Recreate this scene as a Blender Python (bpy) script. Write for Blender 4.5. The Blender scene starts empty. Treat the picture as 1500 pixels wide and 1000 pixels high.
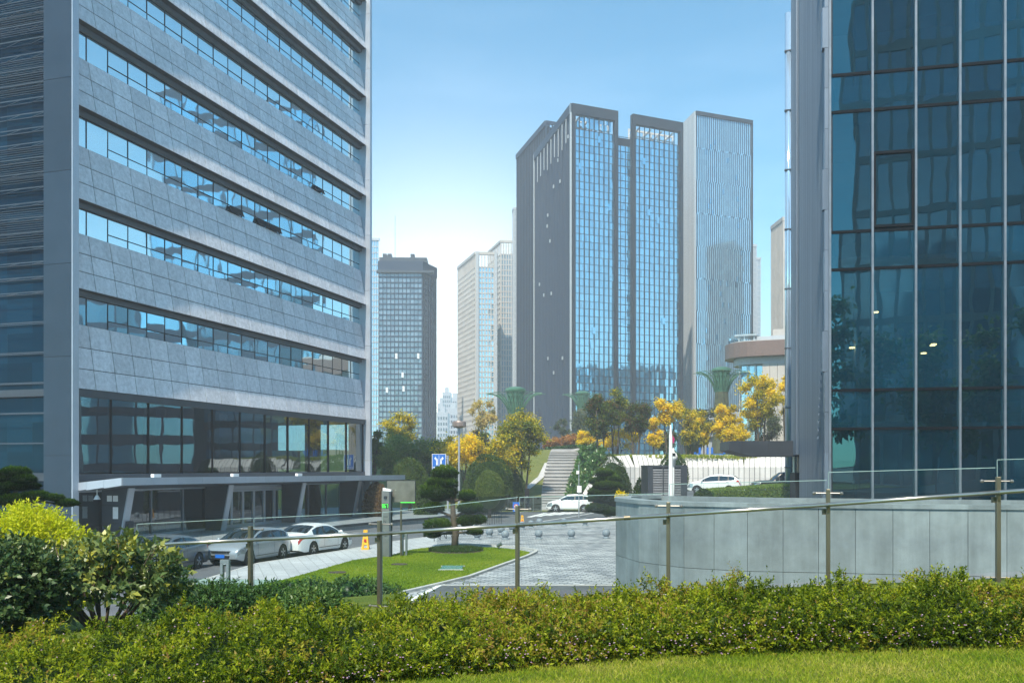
import bpy, math, random
import numpy as np
from mathutils import Vector, Matrix
SC = bpy.context.scene
COL = SC.collection
rng = np.random.default_rng(11)
random.seed(11)
F, CX, HY, EH = 1350.0, 750.0, 685.0, 4.0      # lens in photo pixels, principal column, horizon row, eye height
PI = math.pi
R = math.radians

def P(px, py, D):
    return Vector(((px - CX) / F * D, D, EH + (HY - py) / F * D))
def G(px, py, z=0.0):
    D = F * (EH - z) / (py - HY)
    return Vector(((px - CX) / F * D, D, z))
def GX(px, D):
    return (px - CX) / F * D
def ZZ(py, D):
    return EH + (HY - py) / F * D

# ------------------------------------------------------------------ objects
def tag(o, label=None, cat=None, group=None, kind=None):
    if label: o['label'] = label
    if cat: o['category'] = cat
    if group: o['group'] = group
    if kind: o['kind'] = kind
    return o
def thing(name, label, cat, loc=(0, 0, 0), rz=0.0, group=None):
    o = bpy.data.objects.new(name, None)
    COL.objects.link(o)
    o.location = loc
    o.rotation_euler = (0, 0, rz)
    o.empty_display_size = 0.3
    return tag(o, label, cat, group)
def basis(o):
    return Matrix.Translation(o.location) @ Matrix.Rotation(o.rotation_euler[2], 4, 'Z')
def inv(o):
    return basis(o).inverted()
def copy_tree(o, parent=None):
    c = o.copy()
    COL.objects.link(c)
    if parent is not None:
        c.parent = parent
    for ch in [x for x in COL.objects if x.parent == o]:
        copy_tree(ch, c)
    return c

class MB:
    """collects polygons and links them as ONE mesh object"""
    def __init__(s, M=None):
        s.v = []; s.f = []; s.m = []; s.t = []
        s.M = M; s.mi = 0; s.tint = 0.5
    def add(s, vs, fs):
        b = len(s.v)
        if s.M is not None:
            s.v += [tuple(s.M @ Vector(p)) for p in vs]
        else:
            s.v += [tuple(p) for p in vs]
        for f in fs:
            s.f.append([b + i for i in f]); s.m.append(s.mi); s.t.append(s.tint)
        return s
    def box(s, x0, x1, y0, y1, z0, z1):
        vs = [(x0,y0,z0),(x1,y0,z0),(x1,y1,z0),(x0,y1,z0),(x0,y0,z1),(x1,y0,z1),(x1,y1,z1),(x0,y1,z1)]
        return s.add(vs, [(0,3,2,1),(4,5,6,7),(0,1,5,4),(1,2,6,5),(2,3,7,6),(3,0,4,7)])
    def bar(s, a, b, w, h, up=(0, 0, 1)):
        """box section bar from a to b"""
        a = Vector(a); b = Vector(b); d = (b - a).normalized(); up = Vector(up)
        if abs(d.dot(up)) > .99: up = Vector((0, 1, 0))
        r = d.cross(up).normalized(); u = r.cross(d)
        vs = []
        for p in (a, b):
            for sx, sz in ((-1,-1),(1,-1),(1,1),(-1,1)):
                vs.append(p + r * (sx * w / 2) + u * (sz * h / 2))
        return s.add(vs, [(0,1,2,3),(7,6,5,4),(0,4,5,1),(1,5,6,2),(2,6,7,3),(3,7,4,0)])
    def prism(s, poly, z0, z1):
        a = sum(poly[i][0]*poly[(i+1)%len(poly)][1]-poly[(i+1)%len(poly)][0]*poly[i][1] for i in range(len(poly)))
        if a < 0: poly = list(reversed(poly))
        n = len(poly)
        vs = [(p[0], p[1], z0) for p in poly] + [(p[0], p[1], z1) for p in poly]
        fs = [tuple(range(n-1, -1, -1)), tuple(range(n, 2*n))]
        fs += [(i, (i+1) % n, n+(i+1) % n, n+i) for i in range(n)]
        return s.add(vs, fs)
    def extr(s, poly, vec):
        n = len(poly); vec = Vector(vec)
        vs = [Vector(p) for p in poly] + [Vector(p) + vec for p in poly]
        nn = Vector((0,0,0))
        for i in range(n): nn += vs[i].cross(vs[(i+1) % n])
        fs = [tuple(range(n-1,-1,-1)), tuple(range(n,2*n))] + [(i,(i+1)%n,n+(i+1)%n,n+i) for i in range(n)]
        if nn.dot(vec) < 0: fs = [tuple(reversed(f)) for f in fs]
        return s.add(vs, fs)
    def quad(s, a, b, c, d):
        return s.add([a, b, c, d], [(0, 1, 2, 3)])
    def tube(s, pts, r, n=8, cap=True):
        pts = [Vector(p) for p in pts]
        rs = r if isinstance(r, (list, tuple)) else [r]*len(pts)
        vs = []; fs = []
        prev = None
        for i, p in enumerate(pts):
            d = (pts[min(i+1, len(pts)-1)] - pts[max(i-1, 0)]).normalized()
            if prev is None:
                a = Vector((1,0,0)) if abs(d.x) < .9 else Vector((0,1,0))
                u = d.cross(a).normalized()
            else:
                u = (prev - d * prev.dot(d)).normalized()
            prev = u
            w = d.cross(u)
            for k in range(n):
                t = 2*PI*k/n
                vs.append(p + (u*math.cos(t) + w*math.sin(t))*rs[i])
        for i in range(len(pts)-1):
            for k in range(n):
                fs.append((i*n+k, i*n+(k+1)%n, (i+1)*n+(k+1)%n, (i+1)*n+k))
        if cap:
            fs.append(tuple(range(n-1,-1,-1)))
            fs.append(tuple((len(pts)-1)*n+k for k in range(n)))
        return s.add(vs, fs)
    def lathe(s, prof, c=(0,0,0), n=20, axis='z'):
        vs = []; fs = []
        for (r, z) in prof:
            for k in range(n):
                t = 2*PI*k/n
                if axis == 'z': vs.append((c[0]+r*math.cos(t), c[1]+r*math.sin(t), c[2]+z))
                else: vs.append((c[0]+r*math.cos(t), c[1]-z, c[2]+r*math.sin(t)))
        m = len(prof)
        for i in range(m-1):
            for k in range(n):
                fs.append((i*n+k, i*n+(k+1)%n, (i+1)*n+(k+1)%n, (i+1)*n+k))
        fs.append(tuple(range(n-1,-1,-1)))
        fs.append(tuple((m-1)*n+k for k in range(n)))
        return s.add(vs, fs)
    def ell(s, c, r, nu=14, nv=8, noise=0.0):
        vs = []; fs = []
        for j in range(nv+1):
            ph = -PI/2 + PI*j/nv
            for i in range(nu):
                th = 2*PI*i/nu
                k = 1 + noise*(math.sin(5*th+3*ph+c[0]) * math.cos(4*ph+c[1]))
                vs.append((c[0]+r[0]*k*math.cos(ph)*math.cos(th), c[1]+r[1]*k*math.cos(ph)*math.sin(th), c[2]+r[2]*k*math.sin(ph)))
        for j in range(nv):
            for i in range(nu):
                fs.append((j*nu+i, j*nu+(i+1)%nu, (j+1)*nu+(i+1)%nu, (j+1)*nu+i))
        return s.add(vs, fs)
    def build(s, name, mat, parent=None, smooth=False, bevel=0.0):
        me = bpy.data.meshes.new(name)
        me.from_pydata(s.v, [], s.f)
        mats = mat if isinstance(mat, (list, tuple)) else [mat]
        for m in mats: me.materials.append(m)
        me.polygons.foreach_set('material_index', s.m)
        if smooth: me.polygons.foreach_set('use_smooth', [True]*len(s.f))
        a = me.attributes.new('tint', 'FLOAT', 'FACE')
        a.data.foreach_set('value', s.t)
        me.update()
        o = bpy.data.objects.new(name, me)
        COL.objects.link(o)
        if parent is not None: o.parent = parent
        if bevel:
            b = o.modifiers.new('bevel', 'BEVEL'); b.width = bevel; b.segments = 2; b.limit_method = 'ANGLE'
        return o

def smooth_by_angle(o, ang=40):
    me = o.data
    me.polygons.foreach_set('use_smooth', [True]*len(me.polygons))
    try: me.set_sharp_from_angle(angle=R(ang))
    except Exception: pass

# ------------------------------------------------------------------ leaves
def _norm(a):
    return a / np.maximum(np.linalg.norm(a, axis=1, keepdims=True), 1e-9)
def leaf_arrays(Pt, D, N, L, W, fold=.25):
    n = len(Pt)
    D = _norm(D); N = _norm(N - D*np.sum(N*D, 1, keepdims=True)); B = np.cross(N, D)
    L = np.broadcast_to(np.asarray(L, float), (n,))[:, None]; W = np.broadcast_to(np.asarray(W, float), (n,))[:, None]
    V = np.empty((n, 4, 3))
    V[:, 0] = Pt
    V[:, 1] = Pt + D*L*.45 + B*W*.5 + N*W*fold
    V[:, 2] = Pt + D*L - N*L*.12
    V[:, 3] = Pt + D*L*.45 - B*W*.5 + N*W*fold
    return V.reshape(-1, 3)
def leaf_obj(name, V, tint, mat, parent=None, Minv=None, extra=None):
    """V (4n,3) quads; extra = (verts, quad faces, tint) of a core mesh"""
    nq = len(V)//4
    Fc = np.arange(nq*4, dtype=np.int32)
    T = np.asarray(tint, dtype=np.float32)
    if extra is not None:
        ev, ef, et = extra
        Fc = np.concatenate([Fc, (np.asarray(ef, dtype=np.int32) + len(V)).ravel()])
        V = np.concatenate([V, np.asarray(ev)]); T = np.concatenate([T, np.full(len(ef), et, np.float32)])
    if Minv is not None:
        m = np.array(Minv); V = V @ m[:3, :3].T + m[:3, 3]
    me = bpy.data.meshes.new(name)
    nf = len(Fc)//4
    me.vertices.add(len(V)); me.vertices.foreach_set('co', V.astype(np.float32).ravel())
    me.loops.add(len(Fc)); me.loops.foreach_set('vertex_index', Fc)
    me.polygons.add(nf); me.polygons.foreach_set('loop_start', np.arange(0, nf*4, 4, dtype=np.int32))
    a = me.attributes.new('tint', 'FLOAT', 'FACE'); a.data.foreach_set('value', T)
    me.materials.append(mat)
    me.update(calc_edges=True)
    me.validate()
    o = bpy.data.objects.new(name, me); COL.objects.link(o)
    if parent is not None: o.parent = parent
    return o
def core_ell(c, r, nu=12, nv=7):
    b = MB(); b.ell(c, r, nu, nv)
    return np.array(b.v), [f for f in b.f]
def rand_dir(n):
    return _norm(rng.normal(size=(n, 3)))
def sprigs(org, dirs, length, k, L, W, spread=.9, jit=.25):
    """leaves set along short twigs; returns verts, twig index per leaf, position along the twig"""
    n = len(org); dirs = _norm(dirs)
    a = _norm(np.cross(dirs, rand_dir(n))); b = np.cross(dirs, a)
    Vs = []; idx = []; tt = []
    for j in range(k):
        t = (j+.6)/k
        th = j*2.4 + rng.uniform(0, 6.28, n)*.15
        side = a*np.cos(th)[:, None] + b*np.sin(th)[:, None]
        p = org + dirs*(length*t)[:, None]
        d = _norm(dirs*(.35+.6*t) + side*spread*(1-.5*t) + rng.normal(size=(n, 3))*jit)
        nn = _norm(dirs*.8 + np.array([0, 0, .5]) - side*.3 + rng.normal(size=(n, 3))*jit)
        sc = rng.uniform(.7, 1.2, n)
        Vs.append(leaf_arrays(p, d, nn, L*sc, W*sc)); idx.append(np.arange(n)); tt.append(np.full(n, t))
    return np.concatenate(Vs), np.concatenate(idx), np.concatenate(tt)

# ------------------------------------------------------------------ materials
def newmat(name):
    m = bpy.data.materials.new(name); m.use_nodes = True
    nt = m.node_tree; nt.nodes.clear()
    out = nt.nodes.new('ShaderNodeOutputMaterial')
    return m, nt, out
def bsdf(nt, out, **k):
    b = nt.nodes.new('ShaderNodeBsdfPrincipled')
    for key, v in k.items(): b.inputs[key].default_value = v
    if out: nt.links.new(b.outputs[0], out.inputs[0])
    return b
def rgb(c): return (c[0], c[1], c[2], 1)
def noise(nt, scale, detail=4, rough=.6, coord='Object', vec=None, stretch=None):
    n = nt.nodes.new('ShaderNodeTexNoise'); n.inputs['Scale'].default_value = scale
    n.inputs['Detail'].default_value = detail; n.inputs['Roughness'].default_value = rough
    if vec is None:
        tc = nt.nodes.new('ShaderNodeTexCoord'); vec = tc.outputs[coord]
    if stretch:
        mp = nt.nodes.new('ShaderNodeMapping'); mp.inputs['Scale'].default_value = stretch
        nt.links.new(vec, mp.inputs[0]); vec = mp.outputs[0]
    nt.links.new(vec, n.inputs['Vector'])
    return n
def ramp(nt, fac, stops):
    r = nt.nodes.new('ShaderNodeValToRGB')
    e = r.color_ramp.elements
    while len(e) < len(stops): e.new(.5)
    for i, (p, c) in enumerate(stops):
        e[i].position = p; e[i].color = rgb(c)
    nt.links.new(fac, r.inputs[0])
    return r
def mix(nt, fac, a, b, mode='MIX'):
    m = nt.nodes.new('ShaderNodeMix'); m.data_type = 'RGBA'; m.blend_type = mode
    for sock, v in ((m.inputs[0], fac), (m.inputs[6], a), (m.inputs[7], b)):
        if isinstance(v, (int, float)): sock.default_value = v
        elif isinstance(v, tuple): sock.default_value = rgb(v)
        else: nt.links.new(v, sock)
    return m.outputs[2]
def math_(nt, op, a, b=None):
    m = nt.nodes.new('ShaderNodeMath'); m.operation = op
    for i, v in enumerate((a, b)):
        if v is None: continue
        if isinstance(v, (int, float)): m.inputs[i].default_value = v
        else: nt.links.new(v, m.inputs[i])
    return m.outputs[0]
def attr(nt, name='tint'):
    a = nt.nodes.new('ShaderNodeAttribute'); a.attribute_name = name
    return a.outputs['Fac']
def bump(nt, h, strength, dist, b):
    n = nt.nodes.new('ShaderNodeBump'); n.inputs['Strength'].default_value = strength; n.inputs['Distance'].default_value = dist
    nt.links.new(h, n.inputs['Height']); nt.links.new(n.outputs[0], b.inputs['Normal'])
def surf(name, col, rough=.6, metal=0.0, var=.15, scale=3.0, tintvar=0.0, bumpd=0.0, bscale=40, spec=.5, coat=0.0, stretch=None, streak=0.0):
    m, nt, out = newmat(name)
    b = bsdf(nt, out, Roughness=rough, Metallic=metal)
    b.inputs['Specular IOR Level'].default_value = spec
    b.inputs['Coat Weight'].default_value = coat
    lo = tuple(c*(1-var) for c in col); hi = tuple(min(1, c*(1+var)) for c in col)
    n = noise(nt, scale, 6, .65, stretch=stretch)
    c = ramp(nt, n.outputs['Fac'], [(.3, lo), (.7, hi)]).outputs[0]
    if streak:
        n2 = noise(nt, 1.3, 5, .7, stretch=(1.5, 1.5, .12))
        k = ramp(nt, n2.outputs['Fac'], [(.35, (1-streak,)*3), (.65, (1, 1, 1))]).outputs[0]
        c = mix(nt, 1.0, c, k, 'MULTIPLY')
    if tintvar:
        t = math_(nt, 'MULTIPLY_ADD', attr(nt), 2*tintvar); t.node.inputs[2].default_value = 1 - tintvar
        cc = nt.nodes.new('ShaderNodeCombineColor')
        for i in range(3): nt.links.new(t, cc.inputs[i])
        c = mix(nt, 1.0, c, cc.outputs[0], 'MULTIPLY')
    nt.links.new(c, b.inputs['Base Color'])
    nr = math_(nt, 'MULTIPLY_ADD', n.outputs['Fac'], .2); nr.node.inputs[2].default_value = max(0.02, rough-.1)
    nt.links.new(nr, b.inputs['Roughness'])
    if bumpd:
        nb = noise(nt, bscale, 5, .7)
        bump(nt, nb.outputs['Fac'], .6, bumpd, b)
    return m
def leafmat(name, cols, trans=.35, rough=.5, spec=.18):
    m, nt, out = newmat(name)
    b = bsdf(nt, None, Roughness=rough); b.inputs['Specular IOR Level'].default_value = spec
    n = len(cols)
    c = ramp(nt, attr(nt), [(i/(n-1), cc) for i, cc in enumerate(cols)]).outputs[0]
    nt.links.new(c, b.inputs['Base Color'])
    t = nt.nodes.new('ShaderNodeBsdfTranslucent')
    c2 = mix(nt, 1.0, c, (1.25, 1.2, .7), 'MULTIPLY')
    nt.links.new(c2, t.inputs[0])
    mx = nt.nodes.new('ShaderNodeMixShader'); mx.inputs[0].default_value = trans
    nt.links.new(b.outputs[0], mx.inputs[1]); nt.links.new(t.outputs[0], mx.inputs[2])
    nt.links.new(mx.outputs[0], out.inputs[0])
    return m
def mirror_glass(name, base, refl=.6, tintvar=.2, rough=.03, wav=.0, wscale=.5, edge=None):
    """tinted reflective curtain-wall glass: dark body under a coated, slightly rippled reflective face"""
    m, nt, out = newmat(name)
    d = bsdf(nt, None, Roughness=.4)
    d.inputs['Specular IOR Level'].default_value = 0
    t = math_(nt, 'MULTIPLY_ADD', attr(nt), 2*tintvar); t.node.inputs[2].default_value = 1 - tintvar
    cc = nt.nodes.new('ShaderNodeCombineColor')
    for i in range(3): nt.links.new(t, cc.inputs[i])
    nt.links.new(mix(nt, 1.0, base, cc.outputs[0], 'MULTIPLY'), d.inputs['Base Color'])
    g = nt.nodes.new('ShaderNodeBsdfGlossy'); g.inputs['Roughness'].default_value = rough
    g.inputs['Color'].default_value = rgb(edge or (.8, .93, 1))
    lw = nt.nodes.new('ShaderNodeFresnel'); lw.inputs['IOR'].default_value = 1.5
    f = math_(nt, 'MULTIPLY_ADD', lw.outputs[0], 1-refl); f.node.inputs[2].default_value = refl
    f2 = math_(nt, 'MULTIPLY', f, math_(nt, 'MULTIPLY_ADD', attr(nt), .16))
    f2.node.inputs[1].default_value = 1
    mx = nt.nodes.new('ShaderNodeMixShader')
    nt.links.new(f, mx.inputs[0]); nt.links.new(d.outputs[0], mx.inputs[1]); nt.links.new(g.outputs[0], mx.inputs[2])
    nt.links.new(mx.outputs[0], out.inputs[0])
    if wav:
        n = noise(nt, wscale, 2, .5)
        bn = nt.nodes.new('ShaderNodeBump'); bn.inputs['Strength'].default_value = 1; bn.inputs['Distance'].default_value = wav
        nt.links.new(n.outputs['Fac'], bn.inputs['Height'])
        nt.links.new(bn.outputs[0], g.inputs['Normal'])
    return m
def clear_glass(name, tint, refl=.06, gain=1.0, rough=0.0, wav=0.0, wscale=.6, gcol=(.9, .97, 1), body=None):
    """see-through glass: tinted transmission plus Fresnel reflection"""
    m, nt, out = newmat(name)
    t = nt.nodes.new('ShaderNodeBsdfTransparent'); t.inputs[0].default_value = rgb(tint)
    g = nt.nodes.new('ShaderNodeBsdfGlossy'); g.inputs['Roughness'].default_value = rough
    g.inputs['Color'].default_value = rgb(gcol)
    fr = nt.nodes.new('ShaderNodeFresnel'); fr.inputs['IOR'].default_value = 1.5
    f = math_(nt, 'MULTIPLY_ADD', fr.outputs[0], gain); f.node.inputs[2].default_value = refl
    f.node.use_clamp = True
    mx = nt.nodes.new('ShaderNodeMixShader')
    tsh = t.outputs[0]
    if body:        # coated glass: a share of the light is scattered in its own colour
        db = nt.nodes.new('ShaderNodeBsdfDiffuse'); nt.links.new(ramp(nt, attr(nt), [(0, tuple(q*.35 for q in body[0])), (.6, body[0]), (1, tuple(q*2.2 for q in body[0]))]).outputs[0], db.inputs[0])
        m2 = nt.nodes.new('ShaderNodeMixShader'); m2.inputs[0].default_value = body[1]
        nt.links.new(tsh, m2.inputs[1]); nt.links.new(db.outputs[0], m2.inputs[2]); tsh = m2.outputs[0]
    nt.links.new(f, mx.inputs[0]); nt.links.new(tsh, mx.inputs[1]); nt.links.new(g.outputs[0], mx.inputs[2])
    nt.links.new(mx.outputs[0], out.inputs[0])
    if wav:
        n = noise(nt, wscale, 2, .5)
        bn = nt.nodes.new('ShaderNodeBump'); bn.inputs['Strength'].default_value = 1; bn.inputs['Distance'].default_value = wav
        nt.links.new(n.outputs['Fac'], bn.inputs['Height'])
        nt.links.new(bn.outputs[0], g.inputs['Normal']); nt.links.new(bn.outputs[0], fr.inputs['Normal'])
    return m
def emit(name, col, s):
    m, nt, out = newmat(name)
    e = nt.nodes.new('ShaderNodeEmission'); e.inputs[0].default_value = rgb(col); e.inputs[1].default_value = s
    nt.links.new(e.outputs[0], out.inputs[0])
    return m
def paving(name, c1, c2, mortar, bw, rh, rot=0.0, msize=.02, var=.25, bumpd=.006, rough=.55):
    m, nt, out = newmat(name)
    b = bsdf(nt, out, Roughness=rough)
    tc = nt.nodes.new('ShaderNodeTexCoord'); mp = nt.nodes.new('ShaderNodeMapping')
    mp.inputs['Rotation'].default_value = (0, 0, rot)
    nt.links.new(tc.outputs['Object'], mp.inputs[0])
    br = nt.nodes.new('ShaderNodeTexBrick')
    nt.links.new(mp.outputs[0], br.inputs['Vector'])
    br.inputs['Color1'].default_value = rgb(c1); br.inputs['Color2'].default_value = rgb(c2); br.inputs['Mortar'].default_value = rgb(mortar)
    br.inputs['Scale'].default_value = 1; br.inputs['Brick Width'].default_value = bw; br.inputs['Row Height'].default_value = rh
    br.inputs['Mortar Size'].default_value = msize; br.inputs['Bias'].default_value = 0
    n = noise(nt, .45, 5, .7); n2 = noise(nt, 9, 4, .7)
    k = ramp(nt, n.outputs['Fac'], [(.3, (1-var,)*3), (.7, (1+var*.4,)*3)]).outputs[0]
    k2 = ramp(nt, n2.outputs['Fac'], [(.3, (.82,)*3), (.7, (1.1,)*3)]).outputs[0]
    c = mix(nt, 1.0, mix(nt, 1.0, br.outputs[0], k, 'MULTIPLY'), k2, 'MULTIPLY')
    nt.links.new(c, b.inputs['Base Color'])
    h = math_(nt, 'SUBTRACT', n2.outputs['Fac'], br.outputs['Fac'])
    bump(nt, h, .7, bumpd, b)
    return m
# ------------------------------------------------------------------ shared materials
M_ = {}
M_['granite'] = surf('granite_panel', (.68, .675, .71), .55, var=.2, scale=4.5, tintvar=.09, bumpd=.002, bscale=60, streak=.15)
M_['alu'] = surf('grey_aluminium', (.42, .46, .52), .38, .35, var=.06, scale=.8, tintvar=.06)
M_['darkclad'] = surf('slate_metal_cladding', (.028, .046, .070), .4, .4, var=.12, scale=.5, tintvar=.08)
M_['dark'] = surf('dark_metal', (.025, .03, .038), .45, .3, var=.1)
M_['black'] = surf('black_paint', (.012, .012, .014), .5)
M_['charcoal'] = surf('charcoal_cladding', (.055, .065, .08), .45, .3, var=.15, scale=1, tintvar=.1)
M_['steel'] = surf('brushed_steel', (.50, .47, .42), .32, .9, var=.1, scale=4, stretch=(1, 1, .1))
M_['bronze'] = surf('bronze_steel_post', (.20, .175, .125), .38, .75, var=.15, scale=3, stretch=(1, 1, .2))
M_['white'] = surf('white_paint', (.78, .79, .8), .4, var=.05)
M_['concrete'] = surf('pale_concrete', (.42, .42, .41), .75, var=.12, scale=1.5, bumpd=.003)
M_['asphalt'] = surf('asphalt', (.105, .112, .125), .75, var=.3, scale=.5, bumpd=.004, bscale=90)
M_['asphalt_near'] = surf('ramp_asphalt', (.085, .092, .10), .7, var=.35, scale=.9, bumpd=.006, bscale=60)
M_['line'] = surf('road_paint', (.72, .73, .72), .6, var=.2, scale=3)
M_['yellow'] = surf('yellow_plastic', (.85, .42, .02), .45, var=.08)
M_['blue_sign'] = surf('blue_sign', (.015, .14, .55), .4, var=.06)
M_['bark'] = surf('bark', (.10, .075, .055), .85, var=.4, scale=8, bumpd=.01, bscale=20)
M_['palebark'] = surf('pale_bark', (.25, .21, .16), .85, var=.3, scale=8, bumpd=.01, bscale=20)
M_['soil'] = surf('soil', (.055, .042, .03), .9, var=.4, scale=4, bumpd=.01)
M_['pave'] = paving('stone_setts', (.60, .62, .64), (.24, .26, .29), (.07, .075, .08), .46, .23, rot=.32, msize=.022, var=.35, bumpd=.03)
M_['tiles'] = paving('pavement_slabs', (.50, .52, .54), (.43, .45, .47), (.25, .26, .27), .9, .45, rot=R(72), msize=.012, var=.18, bumpd=.003)
M_['forecourt'] = paving('forecourt_slabs', (.36, .40, .43), (.31, .35, .38), (.2, .21, .22), 1.2, .6, rot=R(72), msize=.012, var=.2, bumpd=.002, rough=.35)
def grass_mat(name, c1, c2, c3):
    m, nt, out = newmat(name)
    b = bsdf(nt, out, Roughness=.8); b.inputs['Specular IOR Level'].default_value = .15
    n = noise(nt, .8, 5, .7); n2 = noise(nt, 25, 4, .8)
    a = ramp(nt, n.outputs['Fac'], [(.3, c1), (.55, c2), (.75, c3)]).outputs[0]
    k = ramp(nt, n2.outputs['Fac'], [(.25, (.55,)*3), (.75, (1.3,)*3)]).outputs[0]
    nt.links.new(mix(nt, 1.0, a, k, 'MULTIPLY'), b.inputs['Base Color'])
    bump(nt, n2.outputs['Fac'], 1.0, .05, b)
    return m
M_['lawn'] = grass_mat('lawn_turf', (.11, .20, .014), (.16, .25, .018), (.22, .28, .03))
M_['hill'] = grass_mat('hill_turf', (.10, .13, .03), (.15, .17, .045), (.20, .19, .07))
M_['turf'] = leafmat('grass_blades', [(.11, .20, .012), (.24, .34, .018), (.42, .44, .045), (.58, .50, .17)], .45, .6, .2)

# ------------------------------------------------------------------ ground, road, plaza
def struct(name, mb, mat, **k):
    o = mb.build(name, mat, **k); o['kind'] = 'structure'; return o
g = MB(); g.quad((-2500, -2500, -.12), (2500, -2500, -.12), (2500, 3500, -.12), (-2500, 3500, -.12))
struct('ground', g, M_['asphalt'])
xy = lambda v: (v.x, v.y)
kerb = [G(250, 866), G(300, 848), G(380, 824), G(500, 806), G(573, 793), G(640, 784), G(700, 771), G(760, 765.5), G(925, 763)]
plaza = [xy(p) for p in kerb] + [(9, 31.4), (9, 18), (-12, 18), xy(G(250, 905))]
b = MB(); b.prism(plaza, -.3, 0)
struct('plaza', b, M_['pave'])
# kerb stones along the plaza edge
b = MB()
for i in range(len(kerb)-1):
    a, c = kerb[i], kerb[i+1]
    n = max(1, int((c-a).length/1.0))
    for j in range(n):
        p = a.lerp(c, j/n); q = a.lerp(c, (j+.985)/n)
        b.bar((p.x, p.y, -.055), (q.x, q.y, -.055), .16, .135)
struct('kerb', b, M_['concrete'])
# slab pavement beside the parked cars
side = kerb[:6]
inner = [G(300, 880), G(330, 868), G(430, 845), G(517, 820), G(574, 812), G(640, 800)]
b = MB()
poly = [(p.x, p.y) for p in side] + [(p.x, p.y) for p in reversed(inner)]
b.add([(x, y, .006) for x, y in poly], [tuple(range(len(poly)))])
struct('pavement', b, M_['tiles'])
# lawn island
lawn_px = [(330, 868), (430, 845), (517, 820), (574, 812.5), (596, 806), (618, 802.5), (668, 799.5), (724, 801.5), (758, 804.5), (776, 808.5), (770, 813), (737, 826), (687, 844), (646, 854), (585, 869), (540, 885), (420, 905), (280, 905)]
lawn = [G(x, y, .03) for x, y in lawn_px]
b = MB(); b.prism([xy(p) for p in lawn], -.05, .03)
struct('lawn', b, M_['lawn'])
# thin turf over the lawn island so that its edge and face read as cut grass
def in_poly(px, py, poly):
    ins = np.zeros(len(px), bool); n = len(poly)
    for i in range(n):
        x1, y1 = poly[i]; x2, y2 = poly[(i+1) % n]
        c = ((y1 > py) != (y2 > py)) & (px < (x2-x1)*(py-y1)/((y2-y1) or 1e-9)+x1)
        ins ^= c
    return ins
def blades(name, X, Y, Z, L, W, mat, tint, lean=.5):
    n = len(X); up = np.tile([0, 0, 1.0], (n, 1))
    d = up + rng.normal(size=(n, 3))*np.array([lean, lean, .1])
    V = leaf_arrays(np.stack([X, Y, Z], 1), d, rand_dir(n)*np.array([1, 1, .2]), L, W, .05)
    o = leaf_obj(name, V, tint, mat); o['kind'] = 'stuff'; return o
lp = [xy(p) for p in lawn]
xs = np.array([p[0] for p in lp]); ys = np.array([p[1] for p in lp])
n = 150000
X = rng.uniform(xs.min(), xs.max(), n); Y = rng.uniform(ys.min(), ys.max(), n)
k = in_poly(X, Y, lp); X = X[k]; Y = Y[k]
t = .32 + .16*np.sin(X*1.1+Y*.4) * np.sin(Y*.7-X*.3) + rng.normal(size=len(X))*.13
blades('grass', X, Y, np.full(len(X), .02), rng.uniform(.04, .075, len(X)), .022, M_['turf'], np.clip(t, 0, 1), .9)
# white kerb ring round the lawn tip
b = MB()
ring = [G(585, 870.5), G(646, 856), G(687, 846), G(737, 828), G(772, 815.5), G(784, 810), G(786, 807), G(776, 805), G(756, 802), G(724, 799.5), G(668, 798)]
for i in range(len(ring)-1):
    b.bar(ring[i] + Vector((0, 0, .03)), ring[i+1] + Vector((0, 0, .03)), .16, .12)
struct('lawn_kerb', b, M_['concrete'])
# darker bands of setts across the plaza
b = MB()
for (xa, ya, xb, yb, w_) in ((700, 783.5, 905, 782.5, .35), (715, 775, 905, 774, .3), (690, 797, 905, 795.5, .25)):
    p, q = G(xa, ya), G(xb, yb); d_ = w_/2
    b.add([(p.x, p.y-d_, .004), (q.x, q.y-d_, .004), (q.x, q.y+d_, .004), (p.x, p.y+d_, .004)], [(0, 1, 2, 3)])
M_['darksett'] = surf('dark_sett_band', (.13, .135, .145), .7, var=.35, scale=5, bumpd=.01)
struct('paving_band', b, M_['darksett'])
# ramp asphalt below the setts, and its edge line
b = MB()
pl = [G(640, 857.5), G(905, 857.5), Vector((9.0, 31.2, 0)), Vector((9, 19, 0)), Vector((-6.0, 19, 0)), G(560, 899)]
b.add([(p.x, p.y, .008) for p in pl], [tuple(range(len(pl)))])
struct('ramp_road', b, M_['asphalt_near'])
b = MB()
b.bar(G(648, 855.5) + Vector((0, 0, .012)), G(540, 911) + Vector((0, 0, .012)), .17, .02)
struct('road_marking', b, M_['line'])
b = MB()
b.bar(G(640, 857) + Vector((0, 0, .0)), G(905, 857) + Vector((0, 0, .0)), .2, .05)
struct('drain_strip', b, M_['concrete'])
# forecourt in front of the office block
fc = [(-26, 20), (-19.2, 33), (-15.5, 45), (-11.1, 60.2), (-8.6, 65.6), (-6.0, 69.6), (-4.2, 75), (-4.5, 84), (-16, 88), (-40, 60), (-40, 30)]
b = MB(); b.prism(fc, -.3, .28)
struct('forecourt', b, M_['forecourt'])
b = MB()
for i in range(1, 7):
    a = Vector((fc[i][0]+.06, fc[i][1], .22)); c = Vector((fc[i+1][0]+.06, fc[i+1][1], .22))
    b.bar(a, c, .14, .16)
struct('forecourt_kerb', b, M_['charcoal'])
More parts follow.
